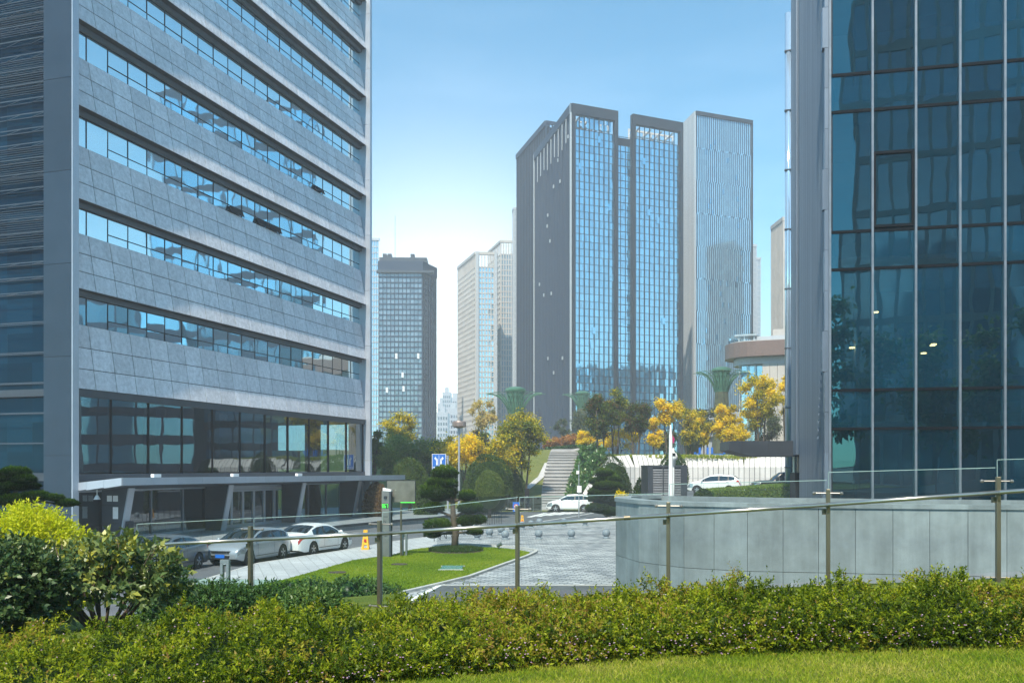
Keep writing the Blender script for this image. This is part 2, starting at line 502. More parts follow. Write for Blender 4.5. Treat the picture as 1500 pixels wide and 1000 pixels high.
# road paint: stop lines and stripes on the cross road
def stripe(px1, py1, px2, py2, w):
    b.bar(G(px1, py1, -.12) + Vector((0, 0, -.0)), G(px2, py2, -.12), w, .012)
b = MB()
stripe(560, 786, 690, 766, .15)
for i in range(6): stripe(775+i*14, 757-i*1.1, 800+i*15, 751-i*.9, .45)
stripe(700, 757, 790, 747, .14); stripe(790, 764, 870, 751, .14)
struct('lane_marking', b, M_['line'])

# ------------------------------------------------------------------ hill beyond the road
def sstep(t):
    t = np.clip(t, 0, 1); return t*t*(3-2*t)
def hz(x, y):
    x = np.asarray(x, float); y = np.asarray(y, float)
    left = 6.3*sstep((y-88)/34.) * sstep((y-86)/10.) + .25*np.sin(x*.31)*np.sin(y*.23)*sstep((y-90)/8)
    right = -.5 + 5.5*sstep((y-100.5)/2.2) + .9*sstep((y-104)/30)
    w = sstep((x-8.2)/2.5)
    return left*(1-w) + right*w - .16*(1-sstep((y-86)/3))
def hzf(x, y): return float(hz(x, y))
xs = np.arange(-70, 90.1, 1.25); ys = np.arange(85, 215, 1.25)
XX, YY = np.meshgrid(xs, ys)
ZZ_ = hz(XX, YY)
V = np.stack([XX, YY, ZZ_], -1).reshape(-1, 3)
nx = len(xs)
fs = [(j*nx+i, j*nx+i+1, (j+1)*nx+i+1, (j+1)*nx+i) for j in range(len(ys)-1) for i in range(nx-1)]
b = MB(); b.add(V.tolist(), fs)
struct('hillside', b, M_['hill'], smooth=True)
# stepped path climbing the hill
b = MB()
for i in range(27):
    y0 = 88 + i*1.25; y1 = y0+1.18
    xl = 2.6 + (y0-88)*.055 + .9*sstep((y0-100)/22); wd = 2.3 + (y0-88)*.055
    z = max(hzf(xl, y0), hzf(xl+wd, y1), hzf(xl+wd*.5, y1)) + .06
    b.tint = random.uniform(.3, .7)
    b.mi = 0; b.prism([(xl, y0), (xl+wd, y0), (xl+wd+.05, y1), (xl+.05, y1)], z-.12, z)
    b.mi = 0; b.prism([(xl+.03, y0+.1), (xl+wd-.03, y0+.1), (xl+wd+.02, y0+1.24), (xl+.08, y0+1.24)], z-1.4, z-.125)
M_['steps'] = surf('pale_step_stone', (.38, .38, .385), .7, var=.12, scale=1.2, tintvar=.12)
struct('step_path', b, [M_['steps'], M_['charcoal']])
b = MB()
pts = [(0.4, 97.5), (1.6, 101), (3.0, 105), (3.9, 110)]
for i in range(3):
    (xa, ya), (xb, yb) = pts[i], pts[i+1]
    b.add([(xa, ya, hzf(xa, ya)+.07), (xa+.7, ya, hzf(xa+.7, ya)+.07), (xb+.7, yb, hzf(xb+.7, yb)+.07), (xb, yb, hzf(xb, yb)+.07)], [(0, 1, 2, 3)])
struct('footpath', b, M_['concrete'])
# upper terrace behind the curved wall
ter = [(6.2, 32.5), (6.6, 50), (11, 66), (14.5, 80), (17.5, 94), (19, 101), (60, 101), (60, 20), (15.5, 23), (11, 27), (8, 31)]
b = MB(); b.prism(ter, -.3, 1.8)
struct('upper_road', b, M_['asphalt'])
# ------------------------------------------------------------------ office block on the left
A0 = Vector((-21.4, 45, 0)); TH = math.atan2(.953, .303); LEN = 31.48
off = thing('office_building', 'grey granite office block with slanted stone bands and a canopy over the parked cars', 'building', A0, TH)
bott = [7.9, 12.83, 17.25, 21.85, 26.1, 30.2, 34.15, 38.05, 41.95, 45.85]
tops = [11.17, 15.72, 20.1, 24.5, 28.65, 32.65, 36.5, 40.4, 44.3, 48.6]
NP = 21; PW = LEN/NP
M_['ribbon'] = mirror_glass('ribbon_window_glass', (.03, .19, .27), .78, .35, .02, .012, .35, edge=(.80, .97, 1.0))
M_['frame_dk'] = surf('dark_window_frame', (.004, .007, .011), .6, 0, spec=.1)
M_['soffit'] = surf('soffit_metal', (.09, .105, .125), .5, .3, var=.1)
M_['lobby'] = clear_glass('lobby_glass', (.20, .34, .42), .14, 1.0, 0, .010, .3, gcol=(.85, .95, 1))
for k, (zb, zt) in enumerate(zip(bott, tops)):
    b = MB()
    b.mi = 1    # backing wedge
    b.extr([(0, .05, zb), (0, .75, zb), (0, .75, zt-.02), (0, .56, zt-.02)], (LEN, 0, 0))
    b.mi = 0
    for r in range(3):
        r0 = [0, .31, .64][r]; r1 = [.31, .64, 1][r]
        za = zb+(zt-zb)*r0+.02; zc = zb+(zt-zb)*r1-.02
        ya = .5*r0; yc = .5*r1
        for c in range(NP):
            b.tint = random.random()
            x0 = c*PW+.025; x1 = (c+1)*PW-.025
            b.extr([(x0, ya, za), (x0, ya+.05, za), (x0, yc+.05, zc), (x0, yc, zc)], (x1-x0, 0, 0))
    b.build('stone_band', [M_['granite'], M_['black']], off)
    # ribbon window above this band
    zn = bott[k+1] if k+1 < len(bott) else zt+1.6
    gz0, gz1 = zt-.05, zn+.02
    w = MB(); fr = MB(); so = MB()
    for c in range(NP):
        x0, x1 = c*PW, (c+1)*PW
        w.tint = random.random()
        def pane(xa, xb, za, zc):
            dx = random.uniform(-.006, .006); dz = random.uniform(-.006, .006)
            w.quad((xa, .62+dx, za), (xb, .62-dx, za), (xb, .62-dx+dz, zc), (xa, .62+dx+dz, zc))
        fr.box(x0-.022, x0+.022, .598, .66, gz0, gz1)
        split = gz0 + (gz1-gz0)*.29
        if c >= 2:
            pane(x0, x1, gz0, split); pane(x0, x1, split, gz1)
            fr.box(x0+.022, x1-.022, .60, .655, split-.022, split+.022)
        else: pane(x0, x1, gz0, gz1)
    fr.box(0, LEN, .57, .65, gz0-.02, gz0+.05); fr.box(0, LEN, .59, .65, gz1-.30, gz1-.26)
    wo = w.build('window', M_['ribbon'], off)
    fr.build('frame', M_['frame_dk'], wo)
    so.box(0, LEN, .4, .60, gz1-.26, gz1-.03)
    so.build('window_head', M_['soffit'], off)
# open awning sashes
for (fl, c) in ((2, 9), (2, 11), (2, 12), (3, 16)):
    zt = tops[fl]; zn = bott[fl+1]; split = zt-.05+(zn-zt+.07)*.29
    s = MB(); x0 = c*PW+.05; x1 = (c+1)*PW-.05
    s.extr([(x0, .56, split-.04), (x0, .51, split-.06), (x0, .36, zt+.01), (x0, .41, zt+.03)], (x1-x0, 0, 0))
    s.build('open_sash', M_['frame_dk'], off)
# structure behind, floors
b = MB(); b.box(1.2, LEN, .76, 13.2, 11.0, 49.5); b.box(1.2, LEN, 9, 13.2, .2, 11.0)
for z in (7.75, 3.55): b.box(0, LEN, .1, 9, z-.35+.15, z+.15)
b.build('core_wall', M_['charcoal'], off)
# metal end fins
b = MB()
zs = [0, 4.6, 9.4, 13.9, 18.4, 22.9, 27.4, 31.9, 36.4, 40.9, 45.4, 50]
for i in range(len(zs)-1):
    b.tint = random.random()
    b.box(-.43, -.012, -.28, 1.42, zs[i]+.01, zs[i+1]-.01)
b.mi = 1; b.box(-.40, -.03, -.25, 1.39, 0, 50)
b.build('end_fin', [M_['darkclad'], M_['black']], off)
b = MB()
b.box(-.44, -.03, -.34, -.285, 0, 50); b.build('lit_fin_edge', M_['alu'], off)  # the fin's lit edge painted in as a paler metal strip
b = MB()
for i in range(len(zs)-1):
    b.tint = random.random(); b.box(LEN, LEN+.34, -.35, 1.6, zs[i]+.01, zs[i+1]-.01)
b.build('corner_fin', M_['alu'], off)
# glazed return facade with brise-soleil blades, left of the fin
M_['endglass'] = mirror_glass('side_glass', (.002, .016, .03), .03, .5, .03, .01, .4, edge=(.06, .22, .36))
w = MB(); z = .3
while z < 50:
    for i in range(7):
        w.tint = random.random(); y0 = 1.45+i*1.6
        dz = random.uniform(-.004, .004)
        w.quad((.5+dz, y0+1.6, z), (.5, y0, z), (.5, y0, z+1.5), (.5+dz, y0+1.6, z+1.5))
    z += 1.5
w.build('side_glazing', M_['endglass'], off)
b = MB(); z = 2.2
while z < 50:
    step = 1.5 if z < 12.5 else .74
    b.box(-.02, .0, 1.46, 13, z, z+.05); b.box(.40, .42, 1.46, 13, z, z+.04)
    if z > 12.5:
        y = 1.6
        while y < 13:
            b.bar((0, y, z+.03), (.41, y+1.4, z+.03), .025, .025); y += 1.6
    z += step
M_['louvmet'] = surf('louvre_blade_metal', (.05, .065, .085), .5, 0, spec=.3)
b.build('sun_louvre', M_['louvmet'], off)
b = MB()
for zz in (15.2, 18.2, 22.6, 25.6):
    for i in range(16): b.box(.02, .05, 1.5, 13, zz+i*.11, zz+i*.11+.02)
b.build('louvre_screen', M_['louvmet'], off)
# lobby: tall panes over the canopy, interior behind
b = MB(); b.box(.2, LEN-.1, 8.6, 8.8, .3, 7.6)
for s in (3, 9.2, 15.4, 21.6, 27.8): b.box(s, s+.9, 2.6, 3.5, .3, 7.6)
b.box(.2, LEN-.1, 6.0, 6.3, 3.9, 5.4)
M_['lobbywall'] = surf('lobby_stone', (.10, .11, .12), .5, var=.2, scale=.5)
b.build('lobby_interior', M_['lobbywall'], off)
NLP = 11; lw = LEN/NLP
for i in range(NLP):
    p = MB(); dx = random.uniform(-.006, .006)
    p.quad((i*lw+.03, .3+dx, 3.75), ((i+1)*lw-.03, .3-dx, 3.75), ((i+1)*lw-.03, .3-dx, 7.6), (i*lw+.03, .3+dx, 7.6))
    p.build('lobby_window', M_['lobby'], off)
b = MB()
for i in range(NLP+1): b.box(i*lw-.028, i*lw+.028, .24, .42, 3.7, 7.6)
b.box(0, LEN, .22, .4, 7.58, 7.88)
b.build('lobby_mullion', M_['frame_dk'], off)
# canopy
c = MB()
def cz(s, o):            # top height of the canopy slab
    return 3.22 + (.28-.10*s/LEN)*(o/2.9)
OUT = 2.9; NS = 16; CL = LEN+1.2
for (o0, o1) in ((-.25, OUT-.06),):
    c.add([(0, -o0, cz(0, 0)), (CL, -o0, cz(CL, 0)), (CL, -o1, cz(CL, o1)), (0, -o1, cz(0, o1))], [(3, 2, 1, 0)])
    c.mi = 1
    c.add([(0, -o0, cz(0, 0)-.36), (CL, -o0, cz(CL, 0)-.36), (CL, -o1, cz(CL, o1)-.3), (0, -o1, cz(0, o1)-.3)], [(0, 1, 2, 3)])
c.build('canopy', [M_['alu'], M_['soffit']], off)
b = MB()
for i in range(NS):
    s0 = CL*i/NS+.008; s1 = CL*(i+1)/NS-.008; b.tint = random.random()
    za, zc = cz(s0, OUT), cz(s1, OUT)
    b.add([(s0, -OUT, za-.34), (s1, -OUT, zc-.34), (s1, -OUT, zc+.03), (s0, -OUT, za+.03), (s0, -OUT+.07, za-.34), (s1, -OUT+.07, zc-.34), (s1, -OUT+.07, zc+.03), (s0, -OUT+.07, za+.03)],
          [(0,1,2,3), (5,4,7,6), (3,2,6,7), (1,0,4,5), (0,3,7,4), (2,1,5,6)])
for i in range(3):
    o0 = -.25+(OUT+.24)*i/3+.006; o1 = -.25+(OUT+.24)*(i+1)/3-.006; b.tint = random.random()
    for s, e in ((-.06, .0), (CL, CL+.06)):
        za, zc = cz(s, o0), cz(s, o1)
        b.add([(s, -o0, za-.38), (s, -o1, zc-.34), (s, -o1, zc+.03), (s, -o0, za+.03), (e, -o0, za-.38), (e, -o1, zc-.34), (e, -o1, zc+.03), (e, -o0, za+.03)],
              [(0,3,2,1), (4,5,6,7), (3,7,6,2), (0,1,5,4), (1,2,6,5), (0,4,7,3)])
b.build('canopy_fascia', M_['alu'], off)
for s in (2.6, 9.4, 16.5): 
    b = MB(); b.box(s, s+.55, -OUT+.3, -OUT+.5, cz(s, OUT)+.03, cz(s, OUT)+.2); b.build('canopy_spotlight', M_['white'], off)
b = MB(); b.lathe([(.02, .0), (.02, -.28), (.06, -.3), (.17, -.5), (.15, -.5)], (.55, -.9, 2.95), 14)
b.build('pendant_lamp', M_['white'], off)
# leaning canopy piers
for s in (2.3, 10.8, 19.2, 27.5):
    b = MB()
    b.tint = .4; b.extr([(s-.3, .1, .28), (s-.3, -.95, .28), (s-.3, -1.5, 2.98), (s-.3, .1, 2.92)], (.44, 0, 0))
    po = b.build('canopy_pier', M_['charcoal'], off)
    e = MB()
    e.add([(s-.3, -.952, .28), (s+.14, -.952, .28), (s+.14, -1.502, 2.98), (s-.3, -1.502, 2.98), (s-.3, -1.03, .28), (s+.14, -1.03, .28), (s+.14, -1.58, 2.98), (s-.3, -1.58, 2.98)],
          [(0,1,2,3), (5,4,7,6), (3,2,6,7), (1,0,4,5), (0,3,7,4), (2,1,5,6)])
    e.build('lit_pier_edge', M_['alu'], po)  # lit outer face put into the colour: paler metal than the pier sides
    for zz in (1.2, 2.1):
        e = MB(); e.box(s-.308, s-.3, -1.3+(.35 if zz < 1.5 else .1), .1, zz, zz+.015); e.build('panel_joint', M_['black'], po)
pn = MB()
for (y0, z0, w_, h_) in ((-.75, 2.3, .3, .3), (-.38, 2.3, .3, .3), (-.75, 1.42, .32, .6)):
    pn.box(1.985, 1.995, y0-w_/2, y0+w_/2, z0, z0+h_)
pn.build('notice', M_['white'], off)
# storefront below the canopy
gl = [(0.3, 2.9), (3.0, 5.8), (5.8, 8.5), (8.5, 11.2), (19.9, 22.6), (22.6, 25.2), (25.2, 27.4), (28, 31.2)]
for (s0, s1) in gl:
    p = MB(); p.quad((s0, .2, .34), (s1, .2, .34), (s1, .2, 2.86), (s0, .2, 2.86))
    po = p.build('shop_window', M_['lobby'], off)
    fr = MB()
    for s in (s0, s1): fr.box(s-.045, s+.045, .13, .27, .28, 2.9)
    fr.box(s0+.045, s1-.045, .15, .25, .28, .40); fr.box(s0+.045, s1-.045, .15, .25, 2.78, 2.9)
    fr.build('frame', M_['alu'], po)
for i in range(6):
    s0 = 12.0+i*1.22; s1 = s0+1.12
    p = MB(); p.quad((s0, .16, .36), (s1, .16, .36), (s1, .16, 2.5), (s0, .16, 2.5))
    po = p.build('entrance_door', M_['lobby'], off)
    fr = MB()
    for s in (s0, s1): fr.box(s-.055, s+.055, .09, .23, .28, 2.62)
    fr.box(s0+.055, s1-.055, .1, .22, .28, .46); fr.box(s0+.055, s1-.055, .1, .22, 2.5, 2.62)
    fr.build('frame', M_['alu'], po)
    h = MB(); h.tube([(s1-.2, .04, 1.0), (s1-.2, .04, 1.7)], .018, 6); h.build('handle', M_['steel'], po)
b = MB(); b.box(11.5, 19.7, .1, .3, 2.64, 2.92); b.build('door_header', M_['alu'], off)
b = MB()
for sx in (20.2, 20.5, 11.3): b.box(sx, sx+.22, .1, .14, 1.4, 1.9)
b.build('wall_plaque', M_['dark'], off)
b = MB(); b.box(2.15, 2.6, -1.35, -1.0, .28, 1.3); b.box(2.2, 2.55, -1.37, -1.352, .9, 1.2)
b.build('entry_terminal', M_['dark'], off)
# ------------------------------------------------------------------ glass tower on the right
B0 = Vector((10.68, 31, 0)); WU = Vector((.977, -.211, 0)); TB = math.atan2(-.211, .977)
rt = thing('glass_tower', 'teal glass tower with silver mullions behind the curved stone wall', 'building', B0, TB)
M_['teal'] = clear_glass('teal_glass', (.035, .25, .38), .09, .9, 0, .005, .45, gcol=(.45, .9, 1), body=((.002, .045, .085), .3))
zl = [1.8, 5.31, 6.6, 10.64, 11.9, 15.92, 17.16, 21.2, 22.4, 26.5, 27.7, 31.8, 33, 37]
cw = 1.345; NC = 12
b = MB()
b.box(0, NC*cw, 7, 7.3, 1.8, 37); 
for z in (6.3, 11.6, 16.9, 22.1, 27.4, 32.7): b.box(.2, NC*cw, .35, 7, z-.5, z)
for x in (1.2, 4.6, 9.4, 13.6): b.box(x, x+.6, 2.6, 3.2, 1.8, 37)
M_['interior'] = surf('interior_plaster', (.34, .38, .37), .8, var=.2, scale=.6)
b.build('interior_wall', M_['interior'], rt)
def zat(py, x):  return py
for c in range(NC):
    for r in range(len(zl)-1):
        if c > 6 and r > 8: continue
        p = MB(); x0, x1 = c*cw+.03, (c+1)*cw-.03; z0, z1 = zl[r]+.03, zl[r+1]-.03
        dx, dz = random.uniform(-.005, .005), random.uniform(-.005, .005)
        y = -.0
        p.quad((x0, y+dx, z0), (x1, y-dx, z0), (x1, y-dx+dz, z1), (x0, y+dx+dz, z1))
        p.tint = random.random(); p.t = [p.tint]*len(p.f)
        p.build('window_pane', M_['teal'], rt)
b = MB(); b.box(7*cw, NC*cw, .01, .05, 22.4, 37); b.build('upper_glazing', M_['endglass'], rt)
M_['mull'] = surf('mullion_metal', (.20, .225, .26), .38, .4)
for c in range(NC+1):
    b = MB(); b.box(c*cw-.035, c*cw+.035, -.17, .1, 1.8, 37)
    b.build('mullion', M_['mull'], rt)
for z in zl[1:]:
    b = MB()
    for c in range(NC): b.box(c*cw+.036, (c+1)*cw-.036, -.05, .08, z-.045, z+.045)
    b.build('transom', M_['frame_dk'], rt)
for (c, r) in ((1, 5), (1, 7), (0, 12)):     # openable lights with a heavy dark frame
    b = MB(); x0, x1 = c*cw+.045, (c+1)*cw-.045; z0, z1 = zl[r]+.06, zl[r+1]-.06
    if (c, r) == (1, 5): z0, z1 = 11.98, 14.5
    b.box(x0, x0+.07, -.09, -.02, z0, z1); b.box(x1-.07, x1, -.09, -.02, z0, z1)
    b.box(x0+.07, x1-.07, -.09, -.02, z0, z0+.09); b.box(x0+.07, x1-.07, -.09, -.02, z1-.09, z1)
    b.build('opening_frame', M_['frame_dk'], rt)
# warm ceiling lamps seen inside
M_['lampglow'] = emit('warm_lamp', (1.0, .13, .035), 46)
for (px, py) in ((1283, 456), (1268, 476), (1258, 490), (1260, 493.5), (1248, 508), (1368, 503), (1366, 504.5), (1353, 516)):
    D = 33.4 if px < 1300 else 32.6
    w = inv(rt) @ P(px, py, D)
    b = MB(); b.lathe([(.02, .0), (.095, -.01), (.095, -.05), (.02, -.06)], (w.x, w.y, w.z), 10)
    b.build('ceiling_lamp', M_['lampglow'], rt)
# corrugated metal return wall
M_['corr'] = surf('ribbed_zinc', (.15, .185, .235), .42, .4, var=.14, scale=1.5, tintvar=.16, stretch=(1, 1, .15))
def sidepos(px):   # distance along the return wall for a photo column
    k = (px-CX)/F
    return (31*k - 10.68) / (.211 - .977*k)
b = MB(); s = .0
smax = sidepos(1175)
i = 0
while s < smax:
    wv = .16; b.tint = random.random()
    d = .05 if i % 2 else 0.0
    b.box(-.06-d, .1, s, s+wv-.012, 1.8, 37)
    s += wv; i += 1
b.mi = 1; b.box(-.03, .1, 0, smax, 1.8, 37)
b.build('ribbed_wall', [M_['corr'], M_['dark']], rt)
b = MB(); s2 = sidepos(1172.5)
b.box(-.02, .1, smax, s2, 1.8, 37); b.build('shadow_gap', M_['black'], rt)
b = MB(); s = s2; i = 0
while s < 13.4:
    b.tint = random.random(); b.box(-.1-(.06 if i % 2 else 0), .1, s, s+.28, 4.6, 37); s += .3; i += 1
b.build('rear_wall', M_['corr'], rt)
b = MB()
for k in range(26):      # stepped trim along the glass edge
    z = 1.8+k*1.36; b.tint = random.random()
    b.box(-.16-(.07 if k % 4 == 0 else 0), -.0, -.04, .22 if k % 3 else .34, z, z+1.35)
b.build('edge_trim', M_['corr'], rt)
b = MB()
for k in range(12):
    b.box(-.22, -.165, .3+k*.13, .42+k*.13, 8.0-k*.27, 8.12-k*.27)
b.build('stepped_flashing', M_['corr'], rt)
b = MB(); b.box(0, NC*cw, .1, 7.2, 37, 37.6); b.box(.1, NC*cw, 7.3, 13.4, 1.8, 37.4); b.build('roof', M_['charcoal'], rt)
# side canopy
q0 = inv(rt) @ Vector((0, 0, 0))
cnw = P(1068, 648, 43.0); cne = P(1178, 648, 42.2)
b = MB(); zt, zb = ZZ(645.5, 43), ZZ(668, 43)
b.M = inv(rt)
poly = [(cnw.x, zt), (cne.x+.3, zt), (cne.x+.3, zb), (cnw.x+1.15, zb), (cnw.x+.42, zb+.16), (cnw.x, zt-.42)]
b.extr([(x, 43.0, z) for x, z in poly], (.3, 3.2, 0))
for px in (1086, 1126):
    b.bar((GX(px, 42.98), 42.985, zb+.2), (GX(px, 42.98), 42.985, zt-.02), .03, .02)
b.build('side_canopy', M_['charcoal'], rt)
for px in (1163, 1170):
    b = MB(inv(rt)); x = GX(px, 43.6); b.tube([(x, 43.6, 1.8), (x, 43.6, zb+.02)], .07, 10); b.build('canopy_post', M_['steel'], rt)
b = MB(inv(rt)); b.box(GX(1163, 42.6), GX(1180, 42.6), 42.4, 43.2, 1.8, ZZ(692, 42.6)); b.build('plinth', M_['black'], rt)

# ------------------------------------------------------------------ far towers
def solve_t(O, U, px):
    k = (px-CX)/F
    return (O.y*k - O.x)/(U.x - U.y*k)
class Facade:
    def __init__(s, O, U, width, z0, z1, Nn):
        s.O = O; s.U = U; s.w = width; s.z0 = z0; s.z1 = z1; s.N = Nn
    def pt(s, t, z, d=0.0):
        return (s.O.x+s.U.x*t+s.N.x*d, s.O.y+s.U.y*t+s.N.y*d, z)
    def glass(s, b, nc, nr, tilt=.02, d=0.0, t0=0, t1=None, z0=None, z1=None, tf=None, skip=None):
        t1 = s.w if t1 is None else t1; z0 = s.z0 if z0 is None else z0; z1 = s.z1 if z1 is None else z1
        for c in range(nc):
            for r in range(nr):
                if skip and skip(c, r): continue
                a0 = t0+(t1-t0)*c/nc; a1 = t0+(t1-t0)*(c+1)/nc; y0 = z0+(z1-z0)*r/nr; y1 = z0+(z1-z0)*(r+1)/nr
                b.tint = tf(c, r) if tf else random.random()
                p = random.uniform(-tilt, tilt); q = random.uniform(-tilt, tilt)
                b.quad(s.pt(a0, y0, d+p), s.pt(a1, y0, d-p), s.pt(a1, y1, d-p+q), s.pt(a0, y1, d+p+q))
    def blk(s, b, ta, tb, za, zb, d0, d1):
        vs = [s.pt(ta, za, d0), s.pt(tb, za, d0), s.pt(tb, za, d1), s.pt(ta, za, d1), s.pt(ta, zb, d0), s.pt(tb, zb, d0), s.pt(tb, zb, d1), s.pt(ta, zb, d1)]
        b.add(vs, [(0,1,2,3), (7,6,5,4), (0,4,5,1), (1,5,6,2), (2,6,7,3), (3,7,4,0)])
def perp(u, toward):
    n = Vector((u.y, -u.x, 0)).normalized()
    return n if n.dot(toward) > 0 else -n
CAMV = Vector((0, -1, 0))
M_['tg'] = mirror_glass('tower_glass', (.05, .20, .33), .50, .6, .05, edge=(.60, .85, 1))
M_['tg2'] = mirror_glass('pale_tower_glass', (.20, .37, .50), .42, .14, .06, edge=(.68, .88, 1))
M_['tgd'] = mirror_glass('dark_tower_glass', (.012, .022, .036), .12, .6, .08)  # near-black glass body for the dark window grids
M_['finmid'] = surf('side_fin_metal', (.036, .054, .088), .6, 0, spec=.12)
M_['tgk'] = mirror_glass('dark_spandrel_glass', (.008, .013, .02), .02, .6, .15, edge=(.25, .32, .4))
M_['finmet'] = surf('tower_fin_metal', (.022, .030, .044), .6, 0, var=.08, spec=.12)
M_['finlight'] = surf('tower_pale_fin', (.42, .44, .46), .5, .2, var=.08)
M_['whitesteel'] = surf('white_roof_steel', (.7, .72, .74), .5)
M_['stone'] = surf('warm_facade_stone', (.44, .41, .38), .7, var=.12, scale=.3, tintvar=.15)

def tower_slab(tw, C, u, v, wu, wv, ztop, zbase, rightparts, name_l='dark_facade'):
    pass

# --- tower with two portal frames
C0 = Vector((13.69, 210, 0)); u = Vector((.917, .398, 0)).normalized(); v = Vector((-.223, .975, 0)).normalized()
ZT = 87.0
ta = thing('portal_frame_tower', 'tall blue glass tower with two dark portal frames rising above the yellow trees', 'building', C0)
nu = perp(u, CAMV); nv = perp(v, Vector((-1, 0, 0)))
RF = Facade(C0, u, 29.9, 3, ZT, nu); LF = Facade(C0, v, 34.2, 3, ZT, nv)
Mi = inv(ta)
b = MB(Mi); 
p0 = C0+u*1.2+v*2.6; p1 = C0+u*29.0+v*2.6; p2 = p1+v*31.0; p3 = p0+v*31.0
b.prism([xy(p0), xy(p1), xy(p2), xy(p3)], 0, 82)
b.build('core_wall', M_['finmet'], ta)
t1, t2, t3 = solve_t(C0, u, 905), solve_t(C0, u, 926.5), 29.9
g = MB(Mi)
RF.glass(g, 16, 46, .012, -.55, .9, t1-.8, 3, 81.6)
RF.glass(g, 18, 46, .012, -.55, t2+.8, t3-.9, 3, 81.6)
RF.glass(g, 16, 2, .012, -.55, .9, t1-.8, 82, 85, skip=lambda c, r: random.random() < .35)
g.build('glass_facade', M_['tg'], ta)
g = MB(Mi); RF.glass(g, 6, 44, .012, -1.0, t1, t2, 3, 79.5); g.build('link_glazing', M_['tg'], ta)
b = MB(Mi)
for (ra, rb, nf) in ((0, t1, 8), (t2, t3, 9)):
    for q in range(nf+1):
        t = ra+.85+(rb-ra-1.65)*q/nf
        RF.blk(b, t-.07, t+.07, 3, 84.6, -.55, -.36)
for q in range(4):
    t = t1+(t2-t1)*q/3; RF.blk(b, t-.05, t+.05, 3, 79.5, -1.0, -.9)
b.build('vertical_fin', M_['finmet'], ta)
b = MB(Mi)
for q in range(47):
    z = 3+78.6*q/46
    RF.blk(b, .9, t1-.8, z-.05, z+.05, -.54, -.48); RF.blk(b, t2+.8, t3-.9, z-.05, z+.05, -.54, -.48); RF.blk(b, t1, t2, z-.07, z+.07, -1.0, -.95)
b.build('floor_line', M_['finmet'], ta)
for (ra, rb) in ((0, t1), (t2, t3)):
    b = MB(Mi)
    RF.blk(b, ra, ra+.8, 3, ZT, -1.0, .25); RF.blk(b, rb-.8, rb, 3, ZT, -1.0, .25); RF.blk(b, ra+.8, rb-.8, 84.7, ZT, -1.0, .25)
    b.build('portal_frame', M_['finmet'], ta)
b = MB(Mi)
for (ra, rb) in ((.9, t1-.8), (t2+.8, t3-.9)):
    for q in range(7):
        t = ra+(rb-ra)*q/6; RF.blk(b, t-.15, t+.15, 82, 84.7, -3.2, -2.9)
    RF.blk(b, ra, rb, 84.2, 84.6, -3.2, -2.9); RF.blk(b, ra, rb, 83.0, 83.2, -3.2, -2.9)
    for q in range(4):
        t = ra+(rb-ra)*(q+.5)/4; b.bar(RF.pt(t, 84.3, -.7), RF.pt(t+1.5, 84.3, -8), .3, .3)
b.build('roof_steel', M_['whitesteel'], ta)
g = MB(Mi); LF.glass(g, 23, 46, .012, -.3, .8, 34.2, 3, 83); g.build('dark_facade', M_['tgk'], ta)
b = MB(Mi)
for q in range(24):
    t = .5+33.5*q/23; LF.blk(b, t-.10, t+.10, 3, 85, -.3, .20)
LF.blk(b, .0, 34.2, 85, ZT, -1, .4)

b.build('side_fin', M_['finmid'], ta)
b = MB(Mi)
LF.blk(b, .0, .4, 3, ZT, .1, .45); LF.blk(b, 33.9, 34.2, 3, ZT-.5, .1, .45)
for q in range(9):
    t = 3.4+q*3.3; LF.blk(b, t, t+.25, 84.6-(5.5+.5*(q % 3)), 84.6, .36, .5)
b.build('pale_trim', M_['finlight'], ta)
for q in range(13):
    t = random.uniform(2, 32); z = random.uniform(25, 80); b = MB(Mi)
    LF.blk(b, t, t+.55, z, z+.75, .2, .42); b.build('open_window', M_['finlight'], ta)
for q in range(14):
    t = random.choice([random.uniform(1.5, t1-2), random.uniform(t2+1.2, t3-2)]); z = 6+1.7*random.randrange(4, 44); b = MB(Mi)
    RF.blk(b, t, t+.75, z, z+1.5, -.54, -.3); b.build('open_window', M_['tg'], ta)
# rear slab of the same tower
C1 = Vector((9.07, 245.5, 0)); v2 = Vector((-.273, .962, 0)).normalized(); nv2 = perp(v2, Vector((-1, 0, 0)))
b = MB(Mi)
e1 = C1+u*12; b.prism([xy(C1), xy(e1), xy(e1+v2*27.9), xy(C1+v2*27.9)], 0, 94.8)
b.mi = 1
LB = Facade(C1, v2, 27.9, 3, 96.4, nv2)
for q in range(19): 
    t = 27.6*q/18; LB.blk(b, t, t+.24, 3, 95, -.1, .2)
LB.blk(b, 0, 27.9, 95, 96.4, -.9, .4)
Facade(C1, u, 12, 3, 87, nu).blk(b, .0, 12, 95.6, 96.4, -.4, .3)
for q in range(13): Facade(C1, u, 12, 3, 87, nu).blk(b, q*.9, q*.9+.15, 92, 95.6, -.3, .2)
b.build('rear_slab', [M_['tgk'], M_['finmid']], ta)

